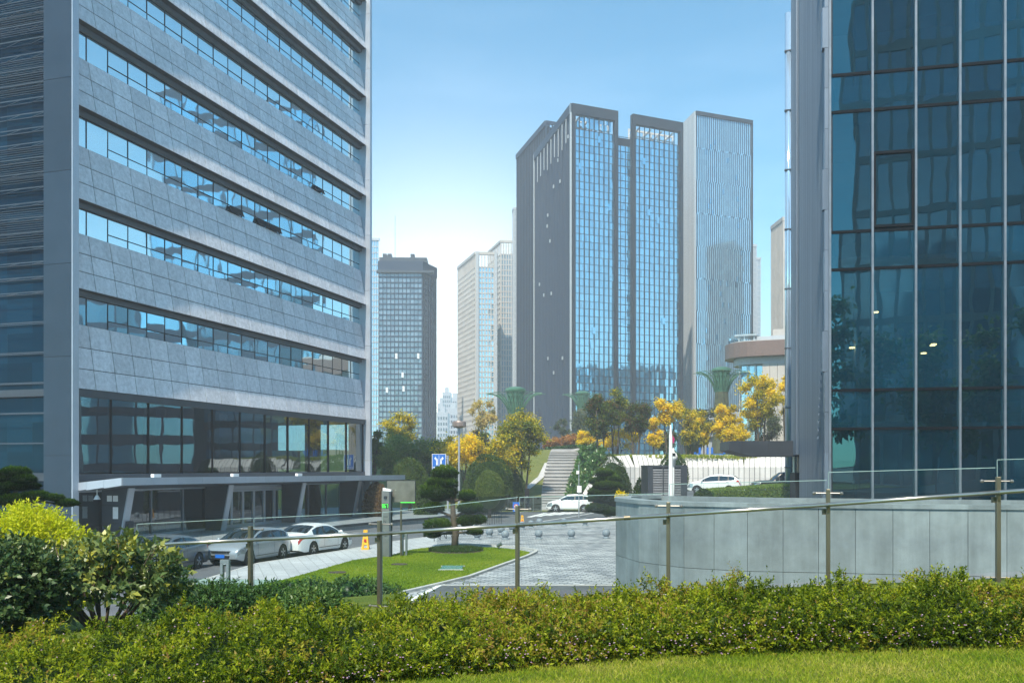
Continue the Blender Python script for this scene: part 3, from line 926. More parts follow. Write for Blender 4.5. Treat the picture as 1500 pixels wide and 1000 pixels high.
# --- slim tower at right
C2 = Vector((49.8, 250, 0)); u2 = (Vector((67.0, 257, 0))-C2).normalized(); wu2 = 18.55; v3 = (Vector((48.35, 258, 0))-C2).normalized(); ZB = 100.7
tb = thing('slim_glass_tower', 'slim pale blue tower with staggered fins right of the portal tower', 'building', C2)
Mi = inv(tb); n2 = perp(u2, CAMV); n3 = perp(v3, Vector((-1, 0, 0)))
RF2 = Facade(C2, u2, wu2, 10, ZB, n2); LF2 = Facade(C2, v3, 8.2, 10, ZB, n3)
b = MB(Mi); p0 = C2+u2*.2+v3*.2; p1 = C2+u2*(wu2-.2)+v3*.2
b.prism([xy(p0), xy(p1), xy(p1+v3*7.8), xy(p0+v3*7.8)], 0, ZB-.3); b.build('core_wall', M_['finmet'], tb)
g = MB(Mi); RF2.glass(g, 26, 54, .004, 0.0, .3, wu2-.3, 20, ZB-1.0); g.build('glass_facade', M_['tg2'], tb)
b = MB(Mi); nrow = 9
for r in range(nrow):
    za = 20+(ZB-21)*r/nrow; zc = 20+(ZB-21)*(r+1)/nrow
    for q in range(27):
        t = .3+(wu2-.6)*(q+.5*(r % 2))/26.5
        jz = .25*math.sin(q*1.7+r)
        RF2.blk(b, t-.035, t+.035, za+jz, zc+jz-.05 if r < nrow-1 else ZB-1, .0, .22)
b.build('staggered_fin', M_['finmid'], tb)
b = MB(Mi); RF2.blk(b, 0, wu2, ZB-1.0, ZB, -.4, .4); RF2.blk(b, wu2-.3, wu2, 4, ZB-1, -.4, .4)
b.build('edge_frame', M_['finmet'], tb)
for q in range(34):
    cc = random.randrange(2, 24); rr = random.randrange(2, 50); t = .3+(wu2-.6)*cc/26; z = 20+(ZB-21)*rr/54
    b = MB(Mi); RF2.blk(b, t+.08, t+.6, z, z+1.4, .01, .1); b.build('open_window', M_['tg'], tb)
b = MB(Mi)
for q in range(9): LF2.blk(b, q*1.0, q*1.0+.5, 4, ZB-(.0 if q else 0), -.1, .35)
b.build('pale_fin', M_['finlight'], tb)
b = MB(Mi); g = MB(Mi)
LF2.glass(g, 8, 54, .01, .0, 0, 8.2, 10, ZB-.5); g.build('side_glazing', M_['tg2'], tb)
RF2.blk(b, -.2, wu2, 4, 11, 0, .6); RF2.blk(b, 3.5, wu2, 12.5, 19.5, 0, .3); RF2.blk(b, 0, 3.2, 12, 18.5, 0, .5)
b.build('podium_band', M_['finlight'], tb)

def plain_tower(name, label, C, px_r, dirR, px_l, dirL, ztop, mats, nR, nL, nf, parapet=1.2, finw=.3, zglass=8, mullion=True, open_n=0, crown=False, depth=None, tilt=.012):
    tw = thing(name, label, 'building', C)
    Mi = inv(tw)
    uR = Vector(dirR+(0,)).normalized(); uL = Vector(dirL+(0,)).normalized()
    wR = solve_t(C, uR, px_r); wL = solve_t(C, uL, px_l) if px_l is not None else depth
    nR_ = perp(uR, CAMV); nL_ = perp(uL, Vector((-1 if uL.x < .2 else 1, -.2, 0)))
    if px_l is not None and px_l > px_r: nL_ = perp(uL, Vector((1, -.2, 0)))
    fr = Facade(C, uR, wR, zglass, ztop, nR_); fl = Facade(C, uL, wL, zglass, ztop, nL_)
    b = MB(Mi)
    s = .05
    a = C; bb = C+uR*wR
    b.prism([xy(a-nR_*s-nL_*s), xy(bb-nR_*s), xy(bb+uL*wL), xy(a+uL*wL-nL_*s)], 0, ztop-parapet-(4 if crown else 0))
    b.build('core_wall', mats[2], tw)
    for f, nn, nm in ((fr, nR, 'front'), (fl, nL, 'side')):
        if nn <= 0: continue
        gg = MB(Mi); f.glass(gg, nn, nf, tilt, .02, 0, None, zglass, ztop-parapet-(4 if crown else 0)); gg.build(nm+'_glazing', mats[0], tw)
        b = MB(Mi)
        for q in range(nn+1):
            t = f.w*q/nn; f.blk(b, t-finw/2, t+finw/2, zglass, ztop-.2, .0, .35)
        b.build(nm+'_fin', mats[1], tw)
        b = MB(Mi)
        for q in range(nf+1):
            z = zglass+(ztop-parapet-(4 if crown else 0)-zglass)*q/nf; f.blk(b, 0, f.w, z-.18, z+.18, .0, .22)
        b.build(nm+'_floor_line', mats[1], tw)
        b = MB(Mi); f.blk(b, -.3, f.w+.3, ztop-parapet, ztop, -.6, .45); b.build('parapet', mats[1], tw)
    for q in range(open_n):
        t = random.uniform(.05, .95)*fr.w; z = random.uniform(zglass, ztop*.6); b = MB(Mi)
        fr.blk(b, t, t+.7, z, z+1.6, .23, .5); b.build('open_window', M_['whitesteel'], tw)
    return tw, fr, fl, Mi
# --- dark office tower left of the gap
Cc = Vector((GX(618, 280), 280, 0))
tc_, fr, fl, Mi = plain_tower('dark_office_tower', 'dark grey glass tower with corniced top left of the bright gap', Cc, 555, (-1, -.03), 638, (.35, .94), ZZ(383, 280), (mirror_glass('grey_tower_glass', (.12, .16, .20), .12, .4, .08), M_['finmid'], M_['charcoal']), 11, 6, 34, 3.2, .16, open_n=5)  # glass colour paled to stand in for distant haze
b = MB(Mi); zt = ZZ(383, 280); fr.blk(b, -3.6, fr.w+.6, zt-3.6, zt-2.9, -1, 1.2); fr.blk(b, -1.5, fr.w, zt, zt+1.4, -8, -.8)
for t in (2.5, 9.5, 11): fr.blk(b, t, t+1.2, zt+1.4, zt+3, -6, -3)
b.build('roof_plant', M_['charcoal'], tc_)
b = MB(Mi); b.tube([fr.pt(8.5, zt, -4), fr.pt(8.5, zt+15, -4)], .06, 5); b.build('antenna', M_['dark'], tc_)
Ce = Vector((GX(540, 300), 300, 0))
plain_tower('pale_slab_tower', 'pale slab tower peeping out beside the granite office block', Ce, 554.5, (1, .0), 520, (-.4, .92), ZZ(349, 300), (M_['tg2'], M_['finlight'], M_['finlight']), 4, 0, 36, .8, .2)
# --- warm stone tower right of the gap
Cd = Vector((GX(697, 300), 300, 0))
td_, fr, fl, Mi = plain_tower('warm_stone_tower', 'hazy stone tower with open roof frame right of the bright gap', Cd, 728, (.95, .10), 671.5, (-.30, .95), ZZ(369, 300), (M_['tg2'], M_['stone'], M_['stone']), 7, 14, 36, .9, .35, crown=True)  # pale stone and glass carry part of the haze in their colour
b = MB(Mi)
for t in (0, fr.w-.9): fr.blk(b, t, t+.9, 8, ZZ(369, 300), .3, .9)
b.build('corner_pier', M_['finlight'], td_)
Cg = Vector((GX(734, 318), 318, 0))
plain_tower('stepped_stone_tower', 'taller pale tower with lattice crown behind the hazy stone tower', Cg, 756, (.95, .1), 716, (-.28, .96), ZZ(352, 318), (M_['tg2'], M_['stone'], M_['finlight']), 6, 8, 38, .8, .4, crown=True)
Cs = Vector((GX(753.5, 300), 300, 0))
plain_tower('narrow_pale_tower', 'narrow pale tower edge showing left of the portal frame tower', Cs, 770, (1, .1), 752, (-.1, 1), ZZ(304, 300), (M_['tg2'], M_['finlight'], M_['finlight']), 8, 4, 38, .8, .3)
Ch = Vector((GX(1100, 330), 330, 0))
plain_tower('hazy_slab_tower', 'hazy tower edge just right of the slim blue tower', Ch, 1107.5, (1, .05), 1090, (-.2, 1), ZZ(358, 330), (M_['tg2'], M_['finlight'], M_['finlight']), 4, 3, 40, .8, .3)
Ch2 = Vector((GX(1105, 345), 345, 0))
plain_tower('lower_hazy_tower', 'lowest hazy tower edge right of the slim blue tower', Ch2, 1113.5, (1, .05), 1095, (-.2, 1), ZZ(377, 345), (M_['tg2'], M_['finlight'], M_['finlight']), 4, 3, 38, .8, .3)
Cf = Vector((GX(1148, 240), 240, 0))
plain_tower('terraced_tower', 'beige tower with dark window grid between the slim tower and the zinc wall', Cf, 1175, (1, .05), 1131.5, (-.05, 1), ZZ(318, 240), (M_['tgd'], M_['stone'], M_['stone']), 8, 9, 26, 1.0, .5, 20)
# --- hazy blocks in the gap
k = 0
for (xa, xb, yt, D) in ((641, 649, 590, 640), (648, 660, 574, 700), (659, 673, 582, 760), (640, 656, 604, 560), (655, 672, 598, 600)):
    t = thing('distant_block', ['small distant block at the left end of the bright gap', 'tallest distant block in the bright gap between the towers', 'distant block beside the warm stone tower in the gap', 'low distant block nearest the dark tower in the gap', 'low distant block behind the lamp head in the gap'][k], 'building', (GX((xa+xb)/2, D), D, 0), 0, 'distant blocks in the gap')
    b = MB(); hw = (xb-xa)/2/F*D; zt = ZZ(yt, D)
    b.box(-hw, hw, 0, 15, 0, zt); b.box(-hw*.5, hw*.4, 4, 10, zt, zt+4); b.build('wall', M_['finlight'], t)
    b = MB()
    for q in range(int(zt/3.4)-2):
        for c in range(4): b.box(-hw+.6+c*hw*.47, -hw+.6+c*hw*.47+hw*.28, -.15, .0, 6+q*3.4, 7.8+q*3.4)
    b.build('window', M_['tgd'], t); k += 1
# --- silver tower hugging the right edge
Cn = Vector((GX(1149.5, 62), 62, 0))
t = thing('silver_tower', 'tall narrow tower of rounded silver glass strips behind the zinc wall', 'building', Cn, R(-17.2))
M_['silver'] = mirror_glass('silver_glass', (.25, .33, .42), .45, .3, .06, edge=(.85, .95, 1))
g = MB(); zt = ZZ(18, 62)
for q in range(14):
    g.tint = random.random(); xa = q*.42
    g.lathe([(.24, 1.8), (.24, zt)], (xa+.24, .25+q*.03, 0), 8)
g.build('rounded_strip', M_['silver'], t, smooth=True)
b = MB(); b.box(.2, 6, .4, 8, 1.8, zt-.3); b.build('core_wall', M_['finlight'], t)
b = MB()
for z in range(4, int(zt), 4): b.box(-.02, 6, .0, .3, z, z+.08)
b.build('floor_line', M_['charcoal'], t)
# --- round-edged podium with brown fascia
Cp = Vector((GX(1130, 132), 138, 0))
t = thing('round_podium', 'low podium with curved brown fascia and roof terrace behind the yellow trees', 'building', Cp, -R(22))
zf1, zf0 = ZZ(497, 132), ZZ(521, 132)
def rr(off, n=14):
    pts = []
    xl = GX(1079, 132)-Cp.x
    for i in range(n+1):
        a = PI/2 + PI*i/n
        pts.append((xl+5+off*0 + (5-off)*math.cos(a)*1.0, -1.2+(5.2-off)*math.sin(a)))
    return pts + [(16, -6.4+off), (16, 4-off)]
M_['brown'] = surf('brown_fascia', (.20, .135, .115), .5, .3, var=.12)
b = MB(); b.prism(rr(0), zf0, zf1-.2); b.build('fascia', M_['brown'], t)
b = MB(); b.prism(rr(1.3), zf0-1.0, zf0+.0); b.build('soffit', M_['finlight'], t)
b = MB(); b.prism(rr(.5), zf1-.2, zf1); b.build('deck', M_['concrete'], t)
M_['rail_glass'] = clear_glass('rail_glass', (.86, .93, .92), .04, .9)
b = MB()
ps = rr(.6)
for i in range(len(ps)-3):
    (x0, y0), (x1, y1) = ps[i], ps[i+1]
    b.quad((x0, y0, zf1), (x1, y1, zf1), (x1, y1, zf1+1.1), (x0, y0, zf1+1.1))
b.build('balustrade', M_['rail_glass'], t)
xb_ = GX(1140, 132)-Cp.x
b = MB()
for q in range(12): b.tint = random.random(); b.box(xb_+q*1.05, xb_+q*1.05+1.0, -5.4, 3, 4, zf0-1.05)
b.build('stone_panel', M_['stone'], t)
b = MB(); x0 = GX(1105, 132)-Cp.x
for q in range(4): b.box(x0+q*1.1, x0+q*1.1+.12, -4.5, -4.3, 4, zf0-1)
b.build('column', M_['finlight'], t)
b = MB(); b.quad((x0+.2, -3.5, 4), (xb_, -3.5, 4), (xb_, -3.5, zf0-1), (x0+.2, -3.5, zf0-1)); b.build('glazing', M_['tg2'], t)
b = MB(); xp = GX(1103, 132)-Cp.x; zr = ZZ(487, 132)
b.box(xp-.6, xp+2.6, -3.6, 0, zr, zr+.25)
for x in (xp, xp+.8, xp+2.2): b.box(x-.08, x+.08, -3.4, -3.2, zf1, zr)
b.box(GX(1128, 132)-Cp.x, 16, -3.0, 3, zf1, ZZ(492, 132)+.4)
b.build('terrace_pavilion', M_['finlight'], t)
b = MB(); xq = GX(1152, 132)-Cp.x; b.box(xq, 16, -2.6, 3, ZZ(492, 132), ZZ(478, 132)); b.build('parapet_wall', M_['stone'], t)

# ------------------------------------------------------------------ unseen buildings added off to the right, darkening reflections in lobby and ribbon windows
for (lab, x, y, w, d, h) in (('grey slab tower added out of view, mirrored in the office windows', 78, 118, 24, 26, 66), ('dark block added out of view to darken the lobby glass', 76, 86, 46, 30, 26), ('low block added out of view, mirrored in the lobby glass', 104, 150, 30, 26, 36)):
    t = thing('mirror_block', lab, 'building', (x, y, 0), R(38))
    g = MB()
    for r in range(int(h/3.6)):
        for c in range(10):
            g.tint = random.random(); g.quad((-w/2+w*c/10+.15, -.03, 1+r*3.6), (-w/2+w*(c+1)/10-.15, -.03, 1+r*3.6), (-w/2+w*(c+1)/10-.15, -.03, 3.4+r*3.6), (-w/2+w*c/10+.15, -.03, 3.4+r*3.6))
            g.quad((-w/2-.03, d-d*c/10-.15, 1+r*3.6), (-w/2-.03, d-d*(c+1)/10+.15, 1+r*3.6), (-w/2-.03, d-d*(c+1)/10+.15, 3.4+r*3.6), (-w/2-.03, d-d*c/10-.15, 3.4+r*3.6))
    g.build('glazing', M_['tg'], t)
    b = MB(); b.box(-w/2, w/2, 0, d, 0, h); b.build('wall', M_['finmid'], t)
# ------------------------------------------------------------------ unseen towers added behind the viewer to keep sky out of the teal reflections
for (nm, lab, x, y, w, d, h) in (('mirror_tower', 'dark tower added behind the viewer, mirrored in the teal glass', 18, -50, 26, 18, 58),
                                 ('wide_mirror_tower', 'broad tower added behind the viewer, mirrored beside the dark one', 46, -66, 26, 20, 48)):
    t = thing(nm, lab, 'building', (x, y, 0))
    g = MB(); f = Facade(Vector((x-w/2, y, 0)), Vector((1, 0, 0)), w, 0, h, Vector((0, 1, 0))); g.M = inv(t)
    f.glass(g, 14, 18, .01, .02, 0, None, 2, h); g.build('glazing', M_['tg'], t)
    b = MB(); b.box(-w/2, w/2, -d, 0, 0, h)
    for q in range(15): b.box(-w/2+w*q/14-.2, -w/2+w*q/14+.2, 0, .4, 0, h)
    for q in range(10): b.box(-w/2, w/2, 0, .3, 2+(h-2)*q/9-.4, 2+(h-2)*q/9+.4)
    b.build('wall', M_['concrete'], t)
# ------------------------------------------------------------------ curved stone wall
jx = [902, 918, 936, 965, 1002, 1046, 1095, 1147, 1199, 1253, 1308, 1362, 1418, 1475, 1535, 1600, 1665, 1732, 1800, 1870, 1942, 2016]
dpx = [901, 938, 1004, 1095, 1198, 1361, 1500, 1600]; ddr = [127, 138, 146, 151, 153, 157, 160, 162]
wp = [Vector((4.9, 32.6, 0)), Vector((4.05, 31.9, 0)), Vector((3.5, 30.9, 0))]
for x in jx:
    D = 3746/np.interp(x, dpx, ddr); wp.append(Vector((GX(x, D), D, 0)))
wp = list(wp)
M_['wallstone'] = surf('bluegrey_wall_stone', (.235, .268, .278), .6, var=.22, scale=1.3, tintvar=.12, bumpd=.002, streak=.24)
cw_ = thing('curved_wall', 'curved blue grey stone retaining wall with tall joints on the right', 'wall', wp[3])
Mi = inv(cw_)
b = MB(Mi); cp = MB(Mi)
nrm = []
for i in range(len(wp)):
    d = (wp[min(i+1, len(wp)-1)]-wp[max(i-1, 0)]).normalized(); nrm.append(Vector((-d.y, d.x, 0)))   # towards the inside
for i in range(len(wp)-1):
    a, c = wp[i], wp[i+1]; n0 = nrm[i]; n1 = nrm[i+1]
    d = (c-a).normalized()*.006
    for (z0, z1) in ((-.25, 1.212), (1.226, 2.93)):
        b.tint = random.random()
        A_, C_ = a+d, c-d
        b.add([(A_.x, A_.y, z0), (C_.x, C_.y, z0), (C_.x+n1.x*.05, C_.y+n1.y*.05, z0), (A_.x+n0.x*.05, A_.y+n0.y*.05, z0), (A_.x, A_.y, z1), (C_.x, C_.y, z1), (C_.x+n1.x*.05, C_.y+n1.y*.05, z1), (A_.x+n0.x*.05, A_.y+n0.y*.05, z1)],
              [(0,1,5,4), (1,2,6,5), (3,0,4,7), (4,5,6,7), (2,3,7,6), (3,2,1,0)])
b.mi = 1
for i in range(len(wp)-1):
    a, c = wp[i]+nrm[i]*.055, wp[i+1]+nrm[i+1]*.055; e, f = wp[i]+nrm[i]*.45, wp[i+1]+nrm[i+1]*.45
    b.add([(a.x, a.y, -.25), (c.x, c.y, -.25), (f.x, f.y, -.25), (e.x, e.y, -.25), (a.x, a.y, 2.925), (c.x, c.y, 2.925), (f.x, f.y, 2.925), (e.x, e.y, 2.925)], [(0,1,5,4), (4,5,6,7), (2,3,7,6)])
b.build('cladding', [M_['wallstone'], M_['charcoal']], cw_)
for i in range(0, len(wp)-1):
    a, c = wp[i]-nrm[i]*.04, wp[i+1]-nrm[i+1]*.04; e, f = wp[i]+nrm[i]*.5, wp[i+1]+nrm[i+1]*.5; cp.tint = random.random()
    cp.add([(a.x, a.y, 2.935), (c.x, c.y, 2.935), (f.x, f.y, 2.935), (e.x, e.y, 2.935), (a.x, a.y, 3.05), (c.x, c.y, 3.05), (f.x, f.y, 3.05), (e.x, e.y, 3.05)], [(0,1,5,4), (4,5,6,7), (2,3,7,6), (3,2,1,0)])
cp.build('coping', M_['wallstone'], cw_)
# back parapet rim of the ramp well
b = MB(Mi); b.bar((8.2, 30.5, 2.5), (5.0, 32.6, 2.5), .25, 1.04); b.bar((20, 26.3, 2.498), (8.1, 30.55, 2.498), .25, 1.04); b.build('rear_parapet', M_['wallstone'], cw_)

# ------------------------------------------------------------------ white panelled barrier wall
bw = thing('barrier_wall', 'long white panelled wall with sloping cap below the yellow trees', 'wall', (GX(1000, 99.5), 99.5, 0))
Mi = inv(bw)
st = [(853, 89.3, .75, 1.0), (862, 90.5, 1.7, 2.0), (874, 92.7, 2.8, 3.2), (885, 95, 3.6, 4.2), (897, 97, 4.0, 5.2), (930, 98.5, 4.1, 5.4), (1000, 99.5, 4.1, 5.4), (1090, 99.2, 4.1, 5.4), (1160, 97.8, 4.1, 5.2), (1260, 95, 4.1, 5.2)]
pts = [(Vector((GX(x, d), d, 0)), zt, zc) for x, d, zt, zc in st]
b = MB(Mi)
M_['barrier'] = surf('white_barrier_panel', (.62, .60, .57), .6, var=.08, scale=.7, tintvar=.06, streak=.12)
for i in range(len(pts)-1):
    (a, za, ca), (c, zc, cc) = pts[i], pts[i+1]
    n = max(1, int((c-a).length/.52)); d = (c-a).normalized(); nn = Vector((-d.y, d.x, 0))
    for j in range(n):
        t0, t1 = (j+.05)/n, (j+.95)/n
        p, q = a.lerp(c, t0), a.lerp(c, t1); zp, zq = za+(zc-za)*t0, za+(zc-za)*t1; kp, kq = ca+(cc-ca)*t0, ca+(cc-ca)*t1
        b.mi = 0; b.tint = random.random()
        sb = 1.0 if i > 3 else .3; pb, qb = p+nn*sb, q+nn*sb
        b.add([(p.x, p.y, -.3), (q.x, q.y, -.3), (q.x, q.y, zq), (p.x, p.y, zp), (qb.x, qb.y, kq), (pb.x, pb.y, kp)], [(0,1,2,3), (3,2,4,5)])
        b.mi = 1; p2, q2 = a.lerp(c, j/n)+nn*.06, a.lerp(c, (j+1)/n)+nn*.06
        zp, zq = za+(zc-za)*j/n-.03, za+(zc-za)*(j+1)/n-.03; pb, qb = p2+nn*sb, q2+nn*sb
        b.add([(p2.x, p2.y, -.3), (q2.x, q2.y, -.3), (q2.x, q2.y, zq), (p2.x, p2.y, zp), (qb.x, qb.y, kq-.06), (pb.x, pb.y, kp-.06)], [(0,1,2,3), (3,2,4,5)])
b.build('panel', [M_['barrier'], M_['black']], bw)
b = MB(Mi)
for zz in (1.7, 2.9):
    for i in range(4, len(pts)-1):
        a, c = pts[i][0], pts[i+1][0]; b.bar((a.x, a.y-.012, zz), (c.x, c.y-.012, zz), .012, .03)
b.build('panel_joint', M_['concrete'], bw)
# blue letters standing on the wall
sl = thing('sign_letters', 'blue sign letters half hidden by grass on top of the white barrier wall', 'sign', (GX(1040, 100.9), 100.9, 5.2))
def stroke(b, pxs): 
    for (xa, ya, xb, yb) in pxs:
        p, q = P(xa, ya, 100.9), P(xb, yb, 100.9); b.bar(p, q, .2, .2, up=(0, 1, 0))
for strokes in ([(1018, 665, 1025, 665), (1025, 665, 1025, 655), (1018, 665, 1018, 662)], [(1036.5, 666, 1036.5, 655)], [(1043, 666, 1043, 655), (1043, 665.5, 1061, 665.5), (1061, 666, 1061, 652)], [(1067, 665, 1070, 654)]):
    b = MB(inv(sl)); stroke(b, strokes); b.build('letter', M_['blue_sign'], sl)
# grid wall at the head of the stepped path
gw = thing('grid_wall', 'white tiled wall closing the top of the stepped path', 'wall', (GX(832, 121.5), 121.5, 5))
b = MB(inv(gw)); xa, xb = GX(801, 121.5), GX(872, 121.5); zt0, zt1 = ZZ(664, 121.5), ZZ(652, 121.5)
n = 14
for i in range(n):
    x0, x1 = xa+(xb-xa)*i/n, xa+(xb-xa)*(i+1)/n
    for r in range(3):
        b.tint = random.random()
        f0, f1 = r/3, (r+1)/3
        za, zb_ = 4.2, lambda k: zt0+(zt1-zt0)*(k/n)
        b.add([(x0+.012, 121.5, za+(zb_(i)-za)*f0+.012), (x1-.012, 121.5, za+(zb_(i+1)-za)*f0+.012), (x1-.012, 121.5, za+(zb_(i+1)-za)*f1), (x0+.012, 121.5, za+(zb_(i)-za)*f1)], [(0,1,2,3)])
b.mi = 1; b.prism([(xa, 121.53), (xb, 121.53), (xb, 122), (xa, 122)], 4, zt0-.05)
b.build('tile_face', [M_['barrier'], M_['concrete']], gw)
pm = thing('lantern', 'yellow round lantern left of the pair at the head of the steps', 'lantern', P(804, 683, 112), 0, 'yellow lanterns by the steps')
b = MB(); b.ell((0, 0, 0), (.32, .32, .36), 12, 8); b.build('globe', M_['yellow'], pm, smooth=True); b = MB(); b.tube([(0, 0, -.3), (0, 0, hzf(pm.location.x, 112)-pm.location.z)], .04, 6); b.build('stem', M_['dark'], pm)
p2 = copy_tree(pm); p2.location = P(812, 681.5, 113); p2['label'] = 'yellow round lantern nearer the white tiled wall'

# ------------------------------------------------------------------ louvred shaft, flag pole, camera
sh = thing('vent_shaft', 'dark grey louvred ventilation box behind the curved wall', 'vent box', (GX(976, 52), 52, 1.8))
x0, x1 = GX(949, 52), GX(1005, 52); zt = ZZ(681, 52)
b = MB(inv(sh)); b.box(x0+.04, x1-.04, 52.05, 55, 1.8, zt-.05); b.build('core', M_['dark'], sh)
b = MB(inv(sh))
for f in (x0, x0+.3, x0+.96, x0+1.52, x1-.36, x1): pass
b.box(x0, x0+.28, 51.96, 52.04, 1.8, zt); b.box(x1-.30, x1, 51.96, 52.04, 1.8, zt)
for f in (.40, .66): b.box(x0+(x1-x0)*f-.03, x0+(x1-x0)*f+.03, 51.96, 52.04, 1.8, zt)
b.box(x0+.28, x1-.3, 51.965, 52.035, zt-.14, zt)
b.box(x1, x1+.06, 51.96, 55.0, zt-.14, zt); b.box(x1, x1+.06, 51.96, 52.4, 1.8, zt-.14); b.box(x1, x1+.06, 54.7, 55, 1.8, zt-.14)
b.box(x0, x1, 52.04, 55, zt-.06, zt-.003)
b.build('frame', M_['charcoal'], sh)
b = MB(inv(sh)); z = 1.9
while z < zt-.16:
    b.tint = random.random()
    b.add([(x0+.28, 51.99, z), (x1-.3, 51.99, z), (x1-.3, 52.05, z+.13), (x0+.28, 52.05, z+.13)], [(0,1,2,3)])
    b.add([(x1+.03, 52.4, z), (x1+.03, 54.7, z), (x1-.03, 54.7, z+.13), (x1-.03, 52.4, z+.13)], [(0,1,2,3)])
    z += .14
M_['slat'] = surf('grey_louvre_slat', (.075, .088, .105), .4, .35, var=.1, tintvar=.25)
b.build('louvre', M_['slat'], sh)
fp = thing('flag_pole', 'white tapered flag pole with a furled magenta flag in front of the louvred box', 'flag pole', (GX(982.5, 40), 40, 1.8))
b = MB(); b.lathe([(.11, 0), (.075, ZZ(640, 40)-1.8), (.03, ZZ(622, 40)-1.8)], n=14); b.build('pole', M_['white'], fp, smooth=False)
M_['magenta'] = surf('magenta_cloth', (.45, .04, .17), .7)
b = MB(); z0, z1 = ZZ(649, 40)-1.8, ZZ(638, 40)-1.8
b.add([(.06, 0, z0+.03), (.15, .03, z0), (.17, -.02, z0+.2), (.10, .03, z1), (.05, 0, z1+.05)], [(0,1,2,3,4)]); b.add([(.06, .06, z0+.03), (.15, .07, z0), (.17, .05, z0+.2), (.10, .07, z1), (.05, .05, z1+.05)], [(4,3,2,1,0)])
b.build('flag', M_['magenta'], fp)
cm = thing('dome_camera', 'white dome camera on the far side of the flag pole above the louvred box', 'camera', (GX(986, 42), 42, ZZ(682, 42)))
b = MB(); h = ZZ(656, 42)-ZZ(682, 42)
b.lathe([(.10, 0), (.12, h*.3), (.20, h*.36), (.21, h*.55), (.14, h*.72), (.06, h*.78), (.06, h*.95), (.02, h)], (0, 0, 0), 16); b.build('housing', M_['white'], cm, smooth=True)
b = MB(); b.box(-.07, .07, -.22, -.1, h*.55, h*.72); b.build('lens_hood', M_['dark'], cm)
b = MB(); b.tube([(0, 0, 0), (0, 0, -(cm.location.z-1.8))], .06, 8); b.build('post', M_['white'], cm)

# ------------------------------------------------------------------ glass railing in front
posts = [(367, 770, 790), (556, 762, 781), (758, 740, 768), (979, 735, 754), (1213, 716, 738.5), (1462, 698, 720.5), (1727, 679, 702)]
gr = thing('glass_railing', 'foreground glass railing with bronze posts and pale handrail', 'railing', (-4, 14, 1.8))
Mi = inv(gr)
M_['clampst'] = surf('clamp_steel', (.30, .28, .25), .4, .8)
M_['panelglass'] = clear_glass('railing_glass', (.90, .965, .95), .015, .55)
M_['glassedge'] = surf('glass_edge', (.30, .42, .41), .2, spec=.8)
pp = []
for (px, yt, yr) in posts:
    k = (px-CX)/F; D = 13.01/(1+.249*k); pp.append((Vector((k*D, D, 0)), ZZ(yt, D), ZZ(yr, D)))
d0 = (pp[-1][0]-pp[0][0]).normalized(); nb = Vector((-d0.y, d0.x, 0))
ext_l = (pp[0][0]-d0*2.05, pp[0][1]-.12, pp[0][2]-.13); ext_r = (pp[-1][0]+d0*2.1, pp[-1][1]+.16, pp[-1][2]+.17)
for (p, zt, zr) in pp+[ext_r]:
    b = MB(Mi); zb = zt-1.36
    b.bar((p.x, p.y, zb), (p.x, p.y, zt), .085, .05, up=d0)
    po = b.build('post', M_['bronze'], gr, bevel=.006)
    for zz in (zt-.055, zb+.10):
        b = MB(Mi); a = p+nb*.055
        b.tube([(a.x-d0.x*.17, a.y-d0.y*.17, zz), (a.x+d0.x*.17, a.y+d0.y*.17, zz)], .010, 8)
        for s in (-1, 1):
            c = a+d0*.17*s; b.lathe([(.022, -.015), (.026, 0), (.022, .015)], (c.x, c.y, zz), 10)
            b.ell((c.x, c.y, zz), (.023, .023, .023), 10, 6)
        b.build('glass_clamp', M_['clampst'], po, smooth=False)
    b = MB(Mi); a = p-nb*.06
    b.bar((p.x-nb.x*.04, p.y-nb.y*.04, zr-.10), (a.x, a.y, zr-.02), .03, .03); b.bar((p.x-d0.x*.05, p.y-d0.y*.05, zr-.13), (p.x-d0.x*.05, p.y-d0.y*.05, zr-.06), .04, .05)
    b.build('rail_bracket', M_['bronze'], po)
al = [ext_l]+pp+[ext_r]
b = MB(Mi)
for i in range(len(al)-1):
    a, c = al[i], al[i+1]; o = -nb*.07
    b.tube([(a[0]+o)+Vector((0, 0, a[2])), (c[0]+o)+Vector((0, 0, c[2]))], .027, 10)
b.build('handrail', M_['steel'], gr, smooth=True)
b = MB(Mi)
p = pp[3][0].lerp(pp[2][0], .28)-nb*.07; q = pp[3][0].lerp(pp[2][0], .24)-nb*.07
b.tube([p+Vector((0, 0, pp[3][2]-.045)), q+Vector((0, 0, pp[3][2]-.038))], .031, 10); b.build('rail_joint', M_['bronze'], gr)
for i in range(len(al)-1):
    a, c = al[i], al[i+1]; o = nb*.085; dd = d0*.010
    p, q = a[0]+o+dd, c[0]+o-dd
    z00, z01 = a[1]-1.2, a[1]+.11; z10, z11 = c[1]-1.2, c[1]+.11
    if i >= 4: z01 = z11-.06
    b = MB(Mi); b.quad((p.x, p.y, z00), (q.x, q.y, z10), (q.x, q.y, z11), (p.x, p.y, z01))
    go = b.build('glass_panel', M_['panelglass'], gr)
    b = MB(Mi); b.bar((p.x, p.y, z01+.004), (q.x, q.y, z11+.004), .012, .008); b.bar((p.x, p.y, z00), (p.x, p.y, z01), .005, .012); pass
    b.build('glass_edge', M_['glassedge'], go)
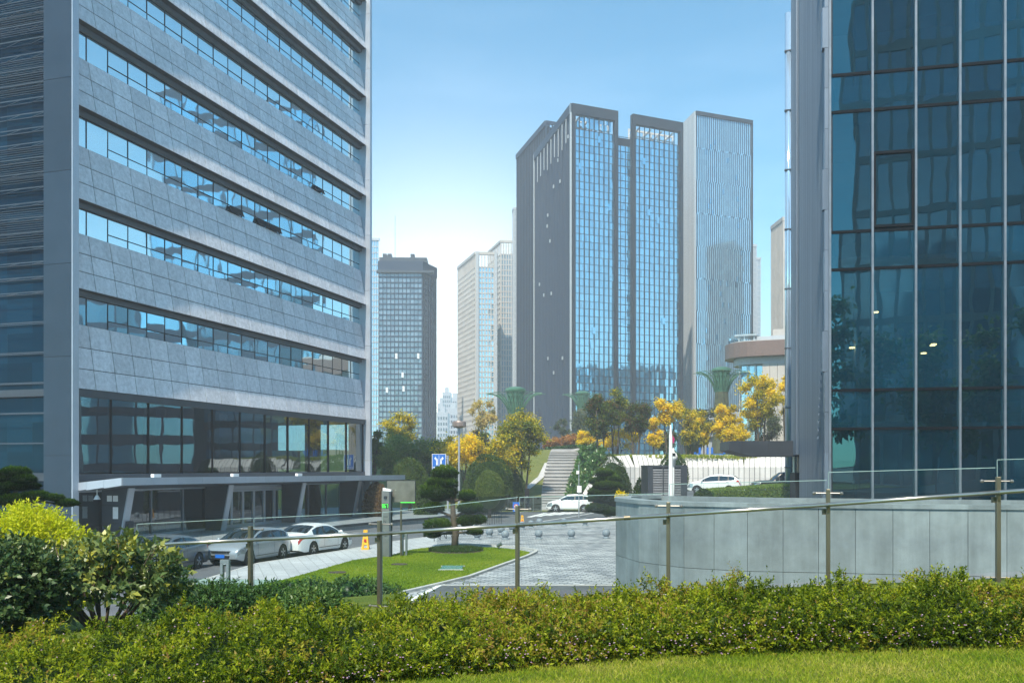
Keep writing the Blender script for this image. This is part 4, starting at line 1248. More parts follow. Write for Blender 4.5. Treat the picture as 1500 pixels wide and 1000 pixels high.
# lower green glass rail among the shrubs
lr = thing('low_glass_rail', 'low green tinted glass rail with slim grey posts among the shrubs', 'railing', (-5, 15.6, 1.5))
Mi = inv(lr); M_['greenglass'] = clear_glass('green_glass', (.66, .85, .76), .03, .6)
M_['greysteel'] = surf('grey_steel', (.16, .19, .18), .4, .6)
lp_ = [Vector((GX(193, 15.8), 15.8, 0)), Vector((GX(308, 15.6), 15.6, 0)), Vector((GX(424, 15.4), 15.4, 0))]
for p in lp_:
    b = MB(Mi); b.bar((p.x, p.y, 1.0), (p.x, p.y, 2.04), .05, .07, up=(0, 1, 0)); b.bar((p.x, p.y, 2.05), (p.x, p.y, 2.07), .06, .08, up=(0, 1, 0)); b.build('post', M_['greysteel'], lr)
b = MB(Mi); b.bar(lp_[0]+Vector((-1, -.05, 1.97)), lp_[2]+Vector((.0, -.05, 1.88)), .03, .03); b.build('handrail', M_['greysteel'], lr)
for a, c in ((lp_[0], lp_[1]), (lp_[1], lp_[2]+Vector((.12, 0, 0)))):
    b = MB(Mi); b.quad((a.x+.04, a.y+.06, 1.3), (c.x, c.y+.06, 1.3), (c.x, c.y+.06, 2.12), (a.x+.04, a.y+.06, 2.12)); b.build('glass_panel', M_['greenglass'], lr)

# ------------------------------------------------------------------ stone balls
bal = [(699, 790, 'grey stone ball bollard left of its row, nearest the pine trunk', 0), (717, 786, 'grey stone ball bollard behind and right of the one nearest the pine', 0), (734, 782, 'grey stone ball third back in the slanting row beside the bike rack', 0), (740, 790, 'grey stone ball bollard just left of the tall rail post', 0),
       (750, 778, 'grey stone ball partly hidden by the tall rail post', 0), (765, 775, 'grey stone ball just right of the tall rail post, under the handrail', 0), (778, 773, 'dark stone ball under the yellow stand, halfway along the back row', 0), (790, 770, 'farthest small stone ball right of the dark one', 0),
       (789, 789, 'grey stone ball bollard alone on the setts right of the rail post', 0), (837, 788.6, 'grey stone ball bollard in the middle of the open setts', 0), (888, 788, 'grey stone ball bollard nearest the curved wall', 0), (826, 770, 'distant stone ball half covered by the handrail', 0), (857, 769.6, 'distant stone ball bollard below the clipped pine', 0)]
M_['ball'] = surf('bluegrey_granite', (.20, .24, .28), .55, var=.2, scale=9)
first = None
for (px, py, lab, _) in bal:
    g0 = G(px, py)
    if first is None:
        t = first = thing('ball_bollard', lab, 'bollard', g0, 0, 'stone ball bollards on the plaza')
        b = MB(); b.ell((0, 0, .30), (.225, .225, .225), 24, 16); b.build('ball', M_['ball'], t, smooth=True)
        b = MB(); b.lathe([(.2, 0), (.2, .05), (.15, .09), (.13, .12)], n=20); b.build('base', M_['ball'], t)
    else:
        t = copy_tree(first); t.location = g0; t['label'] = lab

# ------------------------------------------------------------------ totem, screen, lamps, signs
tt = thing('parking_totem', 'steel parking totem with green 067 display on the lawn edge', 'totem', G(567, 816), R(-14))
h = 4-4+ (816-717)/F*G(567, 816).y
b = MB(); b.box(-.23, .13, -.08, .08, 0, h-.05); M_['totem'] = surf('satin_steel', (.20, .195, .18), .4, .5, var=.15, scale=2)
b.build('body', M_['totem'], tt, bevel=.006)
b = MB(); b.box(.135, .215, -.10, .10, 0, h-.07); b.build('side_fin', M_['charcoal'], tt)
b = MB(); b.extr([(-.17, -.09, h-.05), (.22, -.09, h-.07), (.22, -.09, h-.0), (-.17, -.09, h+.09)], (0, .18, 0)); b.build('cap', M_['white'], tt)
b = MB(); zc = h-.72; b.box(-.20, .10, -.09, -.081, zc-.11, zc+.11); b.build('display', M_['black'], tt)
M_['led'] = emit('green_led', (.10, 1.0, .10), 1.1)
def digit(b, ch, x, z, w, hh, y):
    seg = {'0': 'abcdef', '6': 'acdefg', '7': 'abc'}[ch]; t = .020
    q = {'a': (x, x+w, z+hh-t, z+hh), 'g': (x, x+w, z+hh/2-t/2, z+hh/2+t/2), 'd': (x, x+w, z, z+t), 'f': (x, x+t, z+hh/2, z+hh), 'b': (x+w-t, x+w, z+hh/2, z+hh), 'e': (x, x+t, z, z+hh/2), 'c': (x+w-t, x+w, z, z+hh/2)}
    for s in seg: b.box(q[s][0], q[s][1], y-.004, y, q[s][2], q[s][3])
b = MB()
for i, ch in enumerate('067'): digit(b, ch, -.195+i*.10, zc-.085, .075, .17, -.092)
b.build('digits', M_['led'], tt)
b = MB(); b.box(-.10, .02, -.14, -.08, h-.40, h-.28); b.build('camera_box', M_['dark'], tt)
b = MB(); z = h-1.35
b.box(-.13, -.115, -.085, -.081, z-.12, z); b.box(-.03, -.015, -.085, -.081, z-.12, z); b.bar((-.122, -.083, z), (-.022, -.083, z-.12), .018, .004, up=(0, 1, 0)); b.box(-.10, .05, -.085, -.081, z-.74, z-.72); b.box(-.06, -.045, -.085, -.081, z-.72, z-.56)
for i in range(4): b.box(-.13+i*.05, -.10+i*.05, -.085, -.081, z+.13, z+.17)
b.build('lettering', M_['dark'], tt)
sc_ = thing('post_screen', 'grey panel screen with green lit edge on a thin post behind the totem', 'screen', G(587.5, 815))
D = sc_.location.y; b = MB(); hz0 = ZZ(735, D); hz1 = ZZ(703.5, D)
xl, xr_ = GX(567, D)-sc_.location.x, GX(608, D)-sc_.location.x
M_['screen'] = surf('matt_screen', (.20, .19, .165), .25, .4, var=.35, scale=1.6)
b.box(xl, xr_, -.05, .05, hz0, hz1); b.build('panel', M_['screen'], sc_, bevel=.008)
b = MB(); b.box(xl-.02, xl, -.06, .06, hz0-.02, hz1+.02); b.box(xr_, xr_+.02, -.06, .06, hz0-.02, hz1+.02); b.box(xl, xr_, -.06, .06, hz1+.001, hz1+.02); b.build('frame', M_['dark'], sc_)
b = MB(); b.box(-.02, xr_, -.06, .05, hz0-.03, hz0-.002); b.build('lit_edge', M_['led'], sc_)
b = MB(); b.tube([(0, 0, 0), (0, 0, hz0-.03)], .045, 10); b.build('post', M_['bronze'], sc_)
for i, (px, py, s, lab) in enumerate([(592.5, 814, .9, 'grey loop bollard light beside the screen post'), (330, 861, .95, 'grey loop bollard light on the lawn in front of the silver hatchback')]):
    g0 = G(px, py)
    if i == 0:
        t = thing('bollard_light', lab, 'bollard light', g0, R(-10), 'loop bollard lights')
        b = MB(); b.box(-.13, -.05, -.06, .06, 0, .86); b.box(.05, .13, -.06, .06, 0, .86); b.box(-.13, .13, -.06, .06, .866, 1.0); b.box(-.05, .05, -.06, .06, 0, .05); M_['bolgrey'] = surf('bollard_grey', (.20, .225, .235), .45, .3); b.build('body', M_['bolgrey'], t, bevel=.005)
        b = MB(); b.box(-.045, .045, -.05, .05, .845, .864); b.build('diffuser', M_['white'], t); l0 = t
    else:
        t = copy_tree(l0); t.location = g0; t.scale = (1.2, 1.2, .95); t['label'] = lab
sp = thing('spotlight', 'small grey garden spotlight on the tip of the lawn', 'spotlight', G(731, 804.5))
b = MB(); b.tube([(0, 0, 0), (0, 0, .16)], .03, 8); b.build('stake', M_['dark'], sp)
b = MB(); b.tube([(-.1, .0, .17), (.12, -.05, .30)], [.07, .09], 10); b.build('head', M_['greysteel'], sp)
ht = thing('access_hatch', 'teal glass access hatch set flush in the lawn', 'hatch', G(662, 831.5, .05))
M_['teal_lid'] = surf('teal_glass_lid', (.12, .34, .30), .15, spec=.8)
b = MB(); b.box(-.42, .42, -.62, .62, -.02, .035); b.build('lid', M_['teal_lid'], ht); b = MB(); b.box(-.48, .48, -.68, -.622, -.03, .03); b.box(-.48, .48, .622, .68, -.03, .03); b.build('frame', M_['concrete'], ht)
for (px, py, lab) in ((494, 838, 'bare drain spot in the lawn nearest the sedan'), (585, 826, 'bare strip in the lawn behind the second railing post')):
    g0 = G(px, py, .045); b = MB(); b.lathe([(.35, 0), (.33, .02)], n=18); o = b.build('drain_cover', M_['soil']); o.location = g0; tag(o, lab, 'drain cover')
lpst = thing('street_lamp', 'tall street lamp with a flat drum head among the trees', 'street lamp', G(672.5, 752, -.12))
D = lpst.location.y; zt = ZZ(625, D)+.12
b = MB(); b.tube([(0, 0, 0), (0, 0, zt)], [.11, .085], 12); b.build('pole', M_['alu'], lpst)
M_['drum'] = surf('copper_grey_drum', (.30, .24, .22), .4, .4)
b = MB(); r_ = 10.2/F*D; b.lathe([(.12, -.12), (r_*.9, 0), (r_, .05), (r_, .42), (r_*.92, .5), (0.05, .53)], (0, 0, zt), 28); b.build('lamp_head', M_['drum'], lpst)
sg = thing('direction_sign', 'blue lane sign with white turn left and turn right arrows', 'road sign', G(656, 755, -.12))
D = sg.location.y; x0 = sg.location.x; z_ = lambda y: ZZ(y, D)+.12
b = MB(); b.tube([(0, 0, 0), (0, 0, z_(667))], .09, 10); b.build('pole', M_['alu'], sg)
xa, xb = GX(633, D)-x0, GX(653.5, D)-x0
b = MB(); b.box(xa, xb, -.16, -.11, z_(687), z_(664.5)); b.build('sign_board', M_['blue_sign'], sg)
b = MB()
for zz in (z_(671), z_(668)): b.box(xb-.3, .05, -.105, -.04, zz-.03, zz+.03)
b.build('arm', M_['alu'], sg)
b = MB(); y = -.163
def sgp(px, py): return (GX(px, D)-x0, y, z_(py))
b.bar(sgp(643.2, 666), sgp(643.2, 685), .03, .01, up=(0, 1, 0))
for (e) in ((xa, xb, z_(687), z_(687)+.04), (xa, xb, z_(664.5)-.04, z_(664.5)), (xa, xa+.04, z_(687)+.04, z_(664.5)-.04), (xb-.04, xb, z_(687)+.04, z_(664.5)-.04)): b.box(e[0], e[1], y-.002, y+.004, e[2], e[3])
for s, cx_ in ((-1, 640), (1, 646.5)):
    b.bar(sgp(cx_+.3*s*-1, 681), sgp(cx_-.3*s, 672), .13, .01, up=(0, 1, 0)); b.bar(sgp(cx_-.3*s, 672.4), sgp(cx_+s*1.6, 671.2), .13, .01, up=(0, 1, 0))
    tip = sgp(cx_+s*3.6, 671); b.add([sgp(cx_+s*1.3, 668), tip, sgp(cx_+s*1.3, 674)], [(0, 1, 2) if s > 0 else (2, 1, 0)])
for i in range(5): b.box(xa+.12+i*.2, xa+.24+i*.2, y-.002, y+.004, z_(685), z_(683.5))
b.build('arrow', M_['white'], sg)
np_ = thing('no_parking_sign', 'small blue sign with red no parking ring behind the tall rail post', 'road sign', G(756, 765, -.1))
D = np_.location.y; z_ = lambda y: ZZ(y, D)+.1
b = MB(); b.tube([(0, .03, 0), (0, .03, z_(736))], .035, 8); b.build('post', M_['alu'], np_)
b = MB(); b.box(-.25, .25, -.03, 0, z_(749), z_(735)); b.build('board', M_['blue_sign'], np_)
M_['red'] = surf('red_paint', (.55, .03, .03), .5)
b = MB(); zc = z_(741)
b.lathe([(.17, -.0), (.17, .008)], (0, -.031, zc), 20, axis='y'); b.build('disc', M_['white'], np_)
b = MB()
for i in range(20):
    a0, a1 = 2*PI*i/20, 2*PI*(i+1)/20
    b.bar((.15*math.cos(a0), -.042, zc+.15*math.sin(a0)), (.15*math.cos(a1), -.042, zc+.15*math.sin(a1)), .045, .004, up=(0, 1, 0))
b.bar((-.1, -.042, zc+.1), (.1, -.042, zc-.1), .04, .004, up=(0, 1, 0)); b.build('ring', M_['red'], np_)
for i in range(1):
    b = MB(); b.box(-.13, .13, -.034, -.031, z_(747.8), z_(746.5)); b.build('caption', M_['white'], np_)
ds = thing('info_pillar', 'slim black information pillar with pale lettering on the far lawn', 'sign', (GX(772, 90), 90, hzf(GX(772, 90), 90)))
z_ = lambda y: ZZ(y, 90)-ds.location.z
b = MB(); b.box(-.21, .21, -.05, .05, 0, z_(715)); b.build('panel', M_['black'], ds)
b = MB()
for i in range(5): b.box(-.05, .05, -.055, -.051, .5+i*.16, .58+i*.16)
b.build('lettering', M_['white'], ds)
ws = thing('white_marker', 'thin white marker post with black foot under the big tree', 'post', (GX(763, 97), 97, hzf(GX(763, 97), 97)))
b = MB(); z_ = lambda y: ZZ(y, 97)-ws.location.z
b.box(-.07, .07, -.03, .03, .9, z_(691)); b.build('panel', M_['white'], ws); b = MB(); b.box(-.07, .07, -.035, .035, 0, .9); b.build('foot', M_['black'], ws)
ps = thing('pole_sign', 'slim grey pole with small white plates beside the clipped pine', 'pole', G(848, 757.5, -.1))
D = ps.location.y; z_ = lambda y: ZZ(y, D)+.1
b = MB(); b.tube([(0, 0, 0), (0, 0, z_(680))], [.05, .03], 8); b.build('pole', M_['alu'], ps)
b = MB(); b.box(-.16, .22, -.06, -.05, z_(721), z_(711)); b.box(-.22, .02, -.06, -.05, z_(694), z_(689)); b.build('plate', M_['white'], ps)
# yellow folding parking stands
def ystand(lab, g0, hgt):
    t = thing('parking_stand', lab, 'cone', g0, 0, 'yellow folding parking stands')
    b = MB(); s = hgt/.86
    for y0 in (-1, 1):
        b.extr([(-.17*s, y0*.16*s, 0), (-.10*s, y0*.16*s, 0), (-.03*s, y0*.03*s, .70*s), (-.09*s, y0*.03*s, .70*s)], (0, .015, 0))
        b.extr([(.10*s, y0*.16*s, 0), (.17*s, y0*.16*s, 0), (.09*s, y0*.03*s, .70*s), (.03*s, y0*.03*s, .70*s)], (0, .015, 0))
        b.extr([(-.12*s, y0*.11*s, .2*s), (.12*s, y0*.11*s, .2*s), (.09*s, y0*.05*s, .55*s), (-.09*s, y0*.05*s, .55*s)], (0, .012, 0))
    b.box(-.16*s, .16*s, -.18*s, .18*s, 0, .05*s)
    b.build('frame', M_['yellow'], t)
    b = MB(); b.box(-.09*s, .09*s, -.04*s, .04*s, .70*s, .86*s); b.build('head', M_['yellow'], t)
    b = MB(); b.box(-.05*s, .05*s, -.125*s, -.118*s, .34*s, .46*s); b.build('sticker', M_['red'], t)
ystand('yellow folding parking stand on the kerb right of the white sedan', G(535.5, 804, .01), .95)
ystand('yellow parking stand half hidden by the tall rail post', G(765, 769, 0), .7)
# bike rack and low chain posts
br = thing('bike_rack', 'row of thin dark upright hoops on the kerb behind the pine', 'bike rack', G(712, 771))
b = MB(inv(br))
for i in range(7):
    p = G(701+i*5.2, 773-i*.9); 
    b.tube([(p.x, p.y, 0), (p.x, p.y, .92), (p.x+.12, p.y+.5, .92), (p.x+.12, p.y+.5, 0)], .016, 6)
b.build('hoop', M_['dark'], br)
ch = thing('cycle_stand', 'long low cycle stand of bent rods on the kerb behind the pine trunk', 'cycle stand', G(650, 788))
b = MB(inv(ch)); pr = None
for i in range(10):
    p = G(636+i*9, 792.5-i*1.8); 
    b.tube([(p.x, p.y, 0), (p.x, p.y, .42), (p.x+.22, p.y-.12, .34), (p.x+.3, p.y-.12, .12)], .02, 6)
    if pr is not None: b.tube([pr+Vector((0, 0, .36)), p+Vector((0, 0, .36))], .015, 5)
    pr = p
b.build('rod', M_['dark'], ch)
# low glazed screen by the far road, black hoarding
lw_ = thing('low_screen', 'low dark glazed screen along the far lawn beside the blue car', 'screen', (GX(755, 86), 86, 0))
b = MB(inv(lw_)); xa, xb = GX(720, 86), GX(793, 86)
for i in range(6):
    x0, x1 = xa+(xb-xa)*i/6, xa+(xb-xa)*(i+1)/6; b.box(x0+.02, x1-.02, 85.6, 85.64, 0, 1.35)
M_['smoke'] = clear_glass('smoked_glass', (.25, .29, .27), .05, .8)
b.build('glass_panel', M_['smoke'], lw_)
b = MB(inv(lw_))
for i in range(7): x0 = xa+(xb-xa)*i/6; b.box(x0-.03, x0+.03, 85.58, 85.66, -.1, 1.42)
b.build('post', M_['greysteel'], lw_)
hb = thing('hoarding', 'long black banner with pale lettering and a red square below the barrier wall', 'banner', (GX(1090, 90), 90, 1.8))
b = MB(inv(hb)); z0, z1 = ZZ(722, 90), ZZ(711, 90); b.box(GX(1064, 90), GX(1114, 90), 90, 90.08, 1.8, z1); b.build('board', M_['black'], hb)
b = MB(inv(hb))
for (xa, xb, ya, yb) in ((1078, 1084, 714.5, 711.8), (1085, 1090, 714.5, 712), (1091, 1097, 714.8, 712.2), (1106, 1111, 715, 712), (1083, 1091, 717.5, 716.6)): b.box(GX(xa, 89.99), GX(xb, 89.99), 89.985, 89.998, ZZ(ya, 90), ZZ(yb, 90))
b.build('lettering', M_['white'], hb)
b = MB(inv(hb)); b.box(GX(1099, 90), GX(1104.5, 90), 89.985, 89.998, ZZ(716, 90), ZZ(711.4, 90)); b.build('red_mark', M_['red'], hb)
# ------------------------------------------------------------------ green supertree towers
def supertree(lab, px, D, ycap, capw, ytip, tipw, yneck, zb, plant=None):
    M_g = M_['sgreen']
    X = GX(px, D); t = thing('supertree', lab, 'tower sculpture', (X, D, zb), 0, 'green steel supertrees')
    s = D/F; z_ = lambda y: ZZ(y, D)-zb
    rc = capw*s/2; zc = z_(ycap)
    b = MB(); b.lathe([(rc*.9, -.25*rc), (rc, -.15*rc), (rc, .05*rc), (rc*.5, .22*rc), (.05, .26*rc)], (0, 0, zc-.2*rc), 24); b.build('cap', M_g, t)
    b = MB(); zn = z_(yneck)
    for i in range(20):
        a = 2*PI*i/20; c, sn = math.cos(a), math.sin(a)
        b.tube([(rc*.82*c, rc*.82*sn, zc-.35*rc), (rc*.72*c, rc*.72*sn, (zc+zn)/2), (rc*.66*c, rc*.66*sn, zn)], .09, 5)
    for f in (.2, .45, .7, 1): 
        z = zc-.35*rc+(zn-zc+.35*rc)*f
        b.lathe([(rc*(.82-.16*f)-.03, -.1), (rc*(.82-.16*f)+.03, -.1), (rc*(.82-.16*f)+.03, .1), (rc*(.82-.16*f)-.03, .1)], (0, 0, z), 20)
    b.lathe([(rc*.55, zn), (rc*.66, zc-.4*rc)], n=16)
    b.build('neck', M_g, t)
    b = MB(); rt_ = tipw*s/2; zt = z_(ytip)
    nr = 22
    for i in range(nr):
        a = 2*PI*i/nr; c, sn = math.cos(a), math.sin(a)
        pts = []
        for q in range(9):
            f = q/8; r = rc*.66+(rt_*(1-.10*(i % 2))-rc*.66)*f**1.25; z = zn+(zt-zn)*(1-(1-f)**2.3)*1.04-(zt-zn)*.04*f**6
            pts.append((r*c, r*sn, z))
        b.tube(pts, [.10, .095, .085, .075, .065, .06, .055, .05, .045], 4)
    for q in (5, 7):
        f = q/8; r = rc*.66+(rt_*.95-rc*.66)*f**1.25; z = zn+(zt-zn)*(1-(1-f)**2.3)*1.04
        ring = [(r*math.cos(2*PI*i/nr), r*math.sin(2*PI*i/nr), z) for i in range(nr+1)]
        b.tube(ring, .03, 4, cap=False)
    b.build('rib_canopy', M_g, t)
    b = MB(); b.lathe([(rc*1.05, 0), (rc*.85, zn*.5), (rc*.7, zn)], n=18); b.build('trunk', M_['suptrunk'], t)
    return t, rc, zn
M_['sgreen'] = surf('green_painted_steel', (.075, .19, .125), .45, .2, var=.15, scale=.6)
M_['suptrunk'] = surf('planted_trunk', (.07, .08, .045), .9, var=.4, scale=1.5, bumpd=.1, bscale=2)
supertree('green steel supertree behind the pale yellow tree on the left', 755, 150, 567, 30, 577, 90, 606, 6)
supertree('faint green supertree half hidden by the dark leafed tree', 853, 190, 573, 21, 578, 62, 598, 6)
s3 = supertree('largest green steel supertree with planted trunk on the right', 1057, 135, 538, 28, 546, 82, 574, 6)
# ------------------------------------------------------------------ cars
M_['tyre'] = surf('tyre_rubber', (.018, .018, .02), .8)
M_['rim'] = surf('alloy_rim', (.45, .46, .48), .3, .85)
M_['carglass'] = mirror_glass('car_glass', (.008, .012, .014), .06, .0, .02, edge=(.8, .9, 1))
M_['trim'] = surf('black_trim', (.015, .016, .018), .45)
M_['lamp'] = surf('headlamp_lens', (.30, .34, .38), .08, .5, var=.5, scale=9, spec=.9)
M_['tail'] = surf('tail_lamp', (.40, .02, .015), .15, spec=.8)
M_['plate'] = surf('blue_plate', (.01, .13, .55), .4)
M_['chrome'] = surf('chrome_trim', (.7, .72, .74), .12, .95)
def paint(name, c, metal):
    m, nt, out = newmat(name); b = bsdf(nt, out, Roughness=.30, Metallic=metal); b.inputs['Coat Weight'].default_value = .8
    n = noise(nt, 1.2, 3, .5); k = ramp(nt, n.outputs['Fac'], [(.3, tuple(q*.95 for q in c)), (.7, c)]); nt.links.new(k.outputs[0], b.inputs['Base Color'])
    return m
M_['p_silver'] = paint('silver_paint', (.30, .335, .37), .35)
M_['p_white'] = paint('white_car_paint', (.74, .76, .77), 0)
M_['p_grey'] = paint('grey_car_paint', (.16, .17, .185), .5)
M_['p_blue'] = paint('deep_blue_paint', (.02, .05, .13), .4)
M_['p_black'] = paint('black_car_paint', (.012, .013, .015), .2)
HATCH = dict(L=4.36, W=1.82, r=.325, xf=1.36, xr=-1.29, sill=.24,
    top=[(-2.18, .72), (-2.14, .98), (-2.02, 1.13), (-1.9, 1.18), (-1.55, 1.37), (-1.1, 1.45), (-.4, 1.485), (.15, 1.46), (.55, 1.33), (.95, 1.13), (1.2, 1.01), (1.6, .93), (1.95, .82), (2.1, .70), (2.18, .55)],
    belt=[(-2.18, .70), (-1.9, 1.04), (-1.3, 1.0), (.6, .93), (1.2, .92), (1.6, .88), (1.95, .78), (2.1, .67), (2.18, .52)],
    ws=(.22, 1.16), rw=(-1.95, -1.5), sg=(-1.72, .86), pil=[(-.62, -.50), (-1.30, -1.22), (.62, .66)])
SEDAN = dict(L=4.62, W=1.80, r=.325, xf=1.42, xr=-1.28, sill=.24,
    top=[(-2.31, .72), (-2.27, .95), (-2.15, 1.03), (-1.75, 1.07), (-1.2, 1.30), (-.8, 1.42), (-.2, 1.465), (.3, 1.42), (.7, 1.26), (1.1, 1.05), (1.35, .98), (1.8, .88), (2.1, .78), (2.25, .66), (2.31, .52)],
    belt=[(-2.31, .70), (-2.15, .97), (-1.75, 1.0), (-1.3, .98), (.8, .92), (1.35, .92), (1.8, .84), (2.1, .74), (2.25, .63), (2.31, .5)],
    ws=(.38, 1.2), rw=(-1.72, -.92), sg=(-1.25, .92), pil=[(-.42, -.3), (.62, .66)])
SUV = dict(L=4.42, W=1.84, r=.35, xf=1.33, xr=-1.31, sill=.32,
    top=[(-2.21, .85), (-2.17, 1.1), (-2.08, 1.28), (-1.75, 1.52), (-1.4, 1.6), (-.5, 1.66), (.2, 1.62), (.6, 1.46), (1.0, 1.22), (1.25, 1.10), (1.7, 1.02), (2.0, .92), (2.15, .78), (2.21, .6)],
    belt=[(-2.21, .83), (-2.08, 1.2), (-1.6, 1.16), (.6, 1.05), (1.25, 1.02), (1.7, .97), (2.0, .87), (2.15, .74), (2.21, .57)],
    ws=(.32, 1.2), rw=(-2.08, -1.66), sg=(-1.75, .9), pil=[(-.52, -.40), (-1.28, -1.2), (.68, .72)])
PICK = dict(L=5.0, W=1.9, r=.39, xf=1.6, xr=-1.5, sill=.42,
    top=[(-2.5, 1.0), (-2.48, 1.5), (-2.3, 1.78), (-1.6, 1.86), (-.2, 1.88), (.3, 1.84), (.6, 1.62), (.95, 1.30), (1.1, 1.25), (1.9, 1.2), (2.3, 1.12), (2.45, .98), (2.5, .7)],
    belt=[(-2.5, .98), (-2.4, 1.24), (.9, 1.18), (1.9, 1.14), (2.3, 1.07), (2.45, .94), (2.5, .66)],
    ws=(.36, 1.02), rw=(-2.5, -2.36), sg=(-2.2, .8), pil=[(-.45, -.33), (-1.4, -1.28), (.5, .55)])
def car(name, label, cat, loc, heading, S, pm, group=None, plate=True, rim=None):
    t = thing(name, label, cat, loc, heading, group)
    L2, hw = S['L']/2, S['W']/2
    cuts = list(np.linspace(-L2, L2, 74)) + [S['ws'][0], S['ws'][1], S['rw'][0], S['rw'][1], S['sg'][0], S['sg'][1]]
    for a, c in S['pil']: cuts += [a, c]
    xs = np.array(sorted(set(np.round(cuts, 3))))
    tx, tz = zip(*S['top']); bx, bz = zip(*S['belt'])
    def smooth(xq, px, pz):
        acc = 0; ws_ = 0
        for o, w in ((-.09, .25), (-.045, .5), (0, 1), (.045, .5), (.09, .25)):
            acc += np.interp(np.clip(xq+o, px[0], px[-1]), px, pz)*w; ws_ += w
        return acc/ws_
    rows = []; r = S['r']; Ra = r+.055; n = 13
    for x in xs:
        f = abs(x)/L2
        w = hw*(1-.13*max(0, (f-.62)/.38)**2.2 - (.05*max(0, (f-.93)/.07)**2))
        zt = float(smooth(x, tx, tz)); zb = min(float(smooth(x, bx, bz)), zt-.015)
        zf = S['sill']-.02 + .10*max(0, (f-.86)/.14)
        za = zf
        for xc in (S['xf'], S['xr']):
            if abs(x-xc) < Ra: za = max(za, r+math.sqrt(Ra*Ra-(x-xc)**2))
        zmid = max(za+.015, min(.52, zb-.2)); zm2 = max(zmid+.01, zb-.16); zs = max(zm2+.01, zb-.05)
        g = max(0, zt-zb-.06)
        wt = w*.955-.02-.33*g
        rows.append([(0, zf), (w-.27, zf), (w-.27, za), (w-.015, za), (w, zmid), (w*.995, zm2), (w*.985, zs), (w*.955, zb), (wt, zb+.01+g*.86), (wt-.05-.10*(g < .04), zb+.01+g*.86+(zt-zb-.01-g*.86)*.7), (wt*.82-.04, zt), (wt*.45, zt+.02), (0, zt+.028)])
    parts = {}; pk = 0
    def put(key, q):
        parts.setdefault(key, []).append(q)
    for i in range(len(xs)-1):
        xm = (xs[i]+xs[i+1])/2; gm = (rows[i][8][1]-rows[i][7][1]+rows[i+1][8][1]-rows[i+1][7][1])/2
        for j in range(n-1):
            key = 'body'
            if j == 7 and S['sg'][0] < xm < S['sg'][1] and gm > .07:
                key = 'side_window'
                for pi_, (a, c) in enumerate(S['pil']):
                    if a < xm < c: key = 'pillar'; pk = pi_+1
            if j >= 9 and S['ws'][0] < xm < S['ws'][1]: key = 'windscreen'
            if j >= 9 and S['rw'][0] < xm < S['rw'][1]: key = 'rear_window'
            if j in (4, 5) and xm > L2-.52 and xm < L2-.06: key = 'headlight'
            if j in (5, 6) and xm < -L2+.30: key = 'tail_light'
            if j in (0, 1, 2): key = 'underbody'
            if j == 3 and (rows[i][3][1] < S['sill']+.12) and rows[i][4][1]-rows[i][3][1] > .15 and S.get('clad', 0): key = 'underbody'
            for s in (1, -1):
                q = [(xs[i], s*rows[i][j][0], rows[i][j][1]), (xs[i+1], s*rows[i+1][j][0], rows[i+1][j][1]), (xs[i+1], s*rows[i+1][j+1][0], rows[i+1][j+1][1]), (xs[i], s*rows[i][j+1][0], rows[i][j+1][1])]
                if s > 0: q = [q[3], q[2], q[1], q[0]]
                put((key, s) if key in ('side_window', 'headlight', 'tail_light') else (key, s*pk) if key == 'pillar' else (key, 0), q)
    for i, flip in ((0, False), (len(xs)-1, True)):
        ring = [(xs[i], p[0], p[1]) for p in rows[i]] + [(xs[i], -p[0], p[1]) for p in reversed(rows[i][1:-1])]
        put(('body', 0), ring if flip else list(reversed(ring)))
    mm = {'body': pm, 'side_window': M_['carglass'], 'windscreen': M_['carglass'], 'rear_window': M_['carglass'], 'headlight': M_['lamp'], 'tail_light': M_['tail'], 'underbody': M_['trim'], 'pillar': M_['trim']}
    for (key, s), qs in parts.items():
        b = MB(); idx = {}
        for q in qs:
            f = []
            for p in q:
                kk = (round(p[0], 4), round(p[1], 4), round(p[2], 4))
                if kk not in idx: idx[kk] = len(b.v); b.v.append(p)
                if idx[kk] not in f: f.append(idx[kk])
            if len(f) > 2: b.f.append(f); b.m.append(0); b.t.append(.5)
        o = b.build(key, mm[key], t)
        smooth_by_angle(o, 38)
    zg = S['top'][-2][1]
    b = MB()
    b.extr([(L2-.03, -.42, zg-.16), (L2-.03, .42, zg-.16), (L2-.06, .48, zg-.05), (L2-.06, -.48, zg-.05)], (.05, 0, 0))
    b.extr([(L2-.03, -.40, .30), (L2-.03, .40, .30), (L2-.03, .46, .46), (L2-.03, -.46, .46)], (.045, 0, 0))
    for s in (-1, 1): b.extr([(L2-.13, s*.52, .30), (L2-.13, s*.76, .33), (L2-.15, s*.74, .42), (L2-.13, s*.55, .50)], (.09, 0, 0))
    b.build('grille', M_['trim'], t)
    b = MB(); b.box(L2+.015, L2+.03, -.44, .44, zg-.075, zg-.055); b.build('grille_bar', M_['chrome'], t)
    if plate:
        b = MB(); b.box(L2+.02, L2+.035, -.22, .22, .36, .50); b.build('number_plate', M_['plate'], t)
        b = MB(); zr = .78 if S is not SEDAN else .70; b.box(-L2-.012, -L2+.02, -.22, .22, zr-.07, zr+.07); b.build('number_plate', M_['plate'], t)
    xm = S['ws'][1]-.28; zb = float(np.interp(xm, bx, bz)); hwm = hw*.97
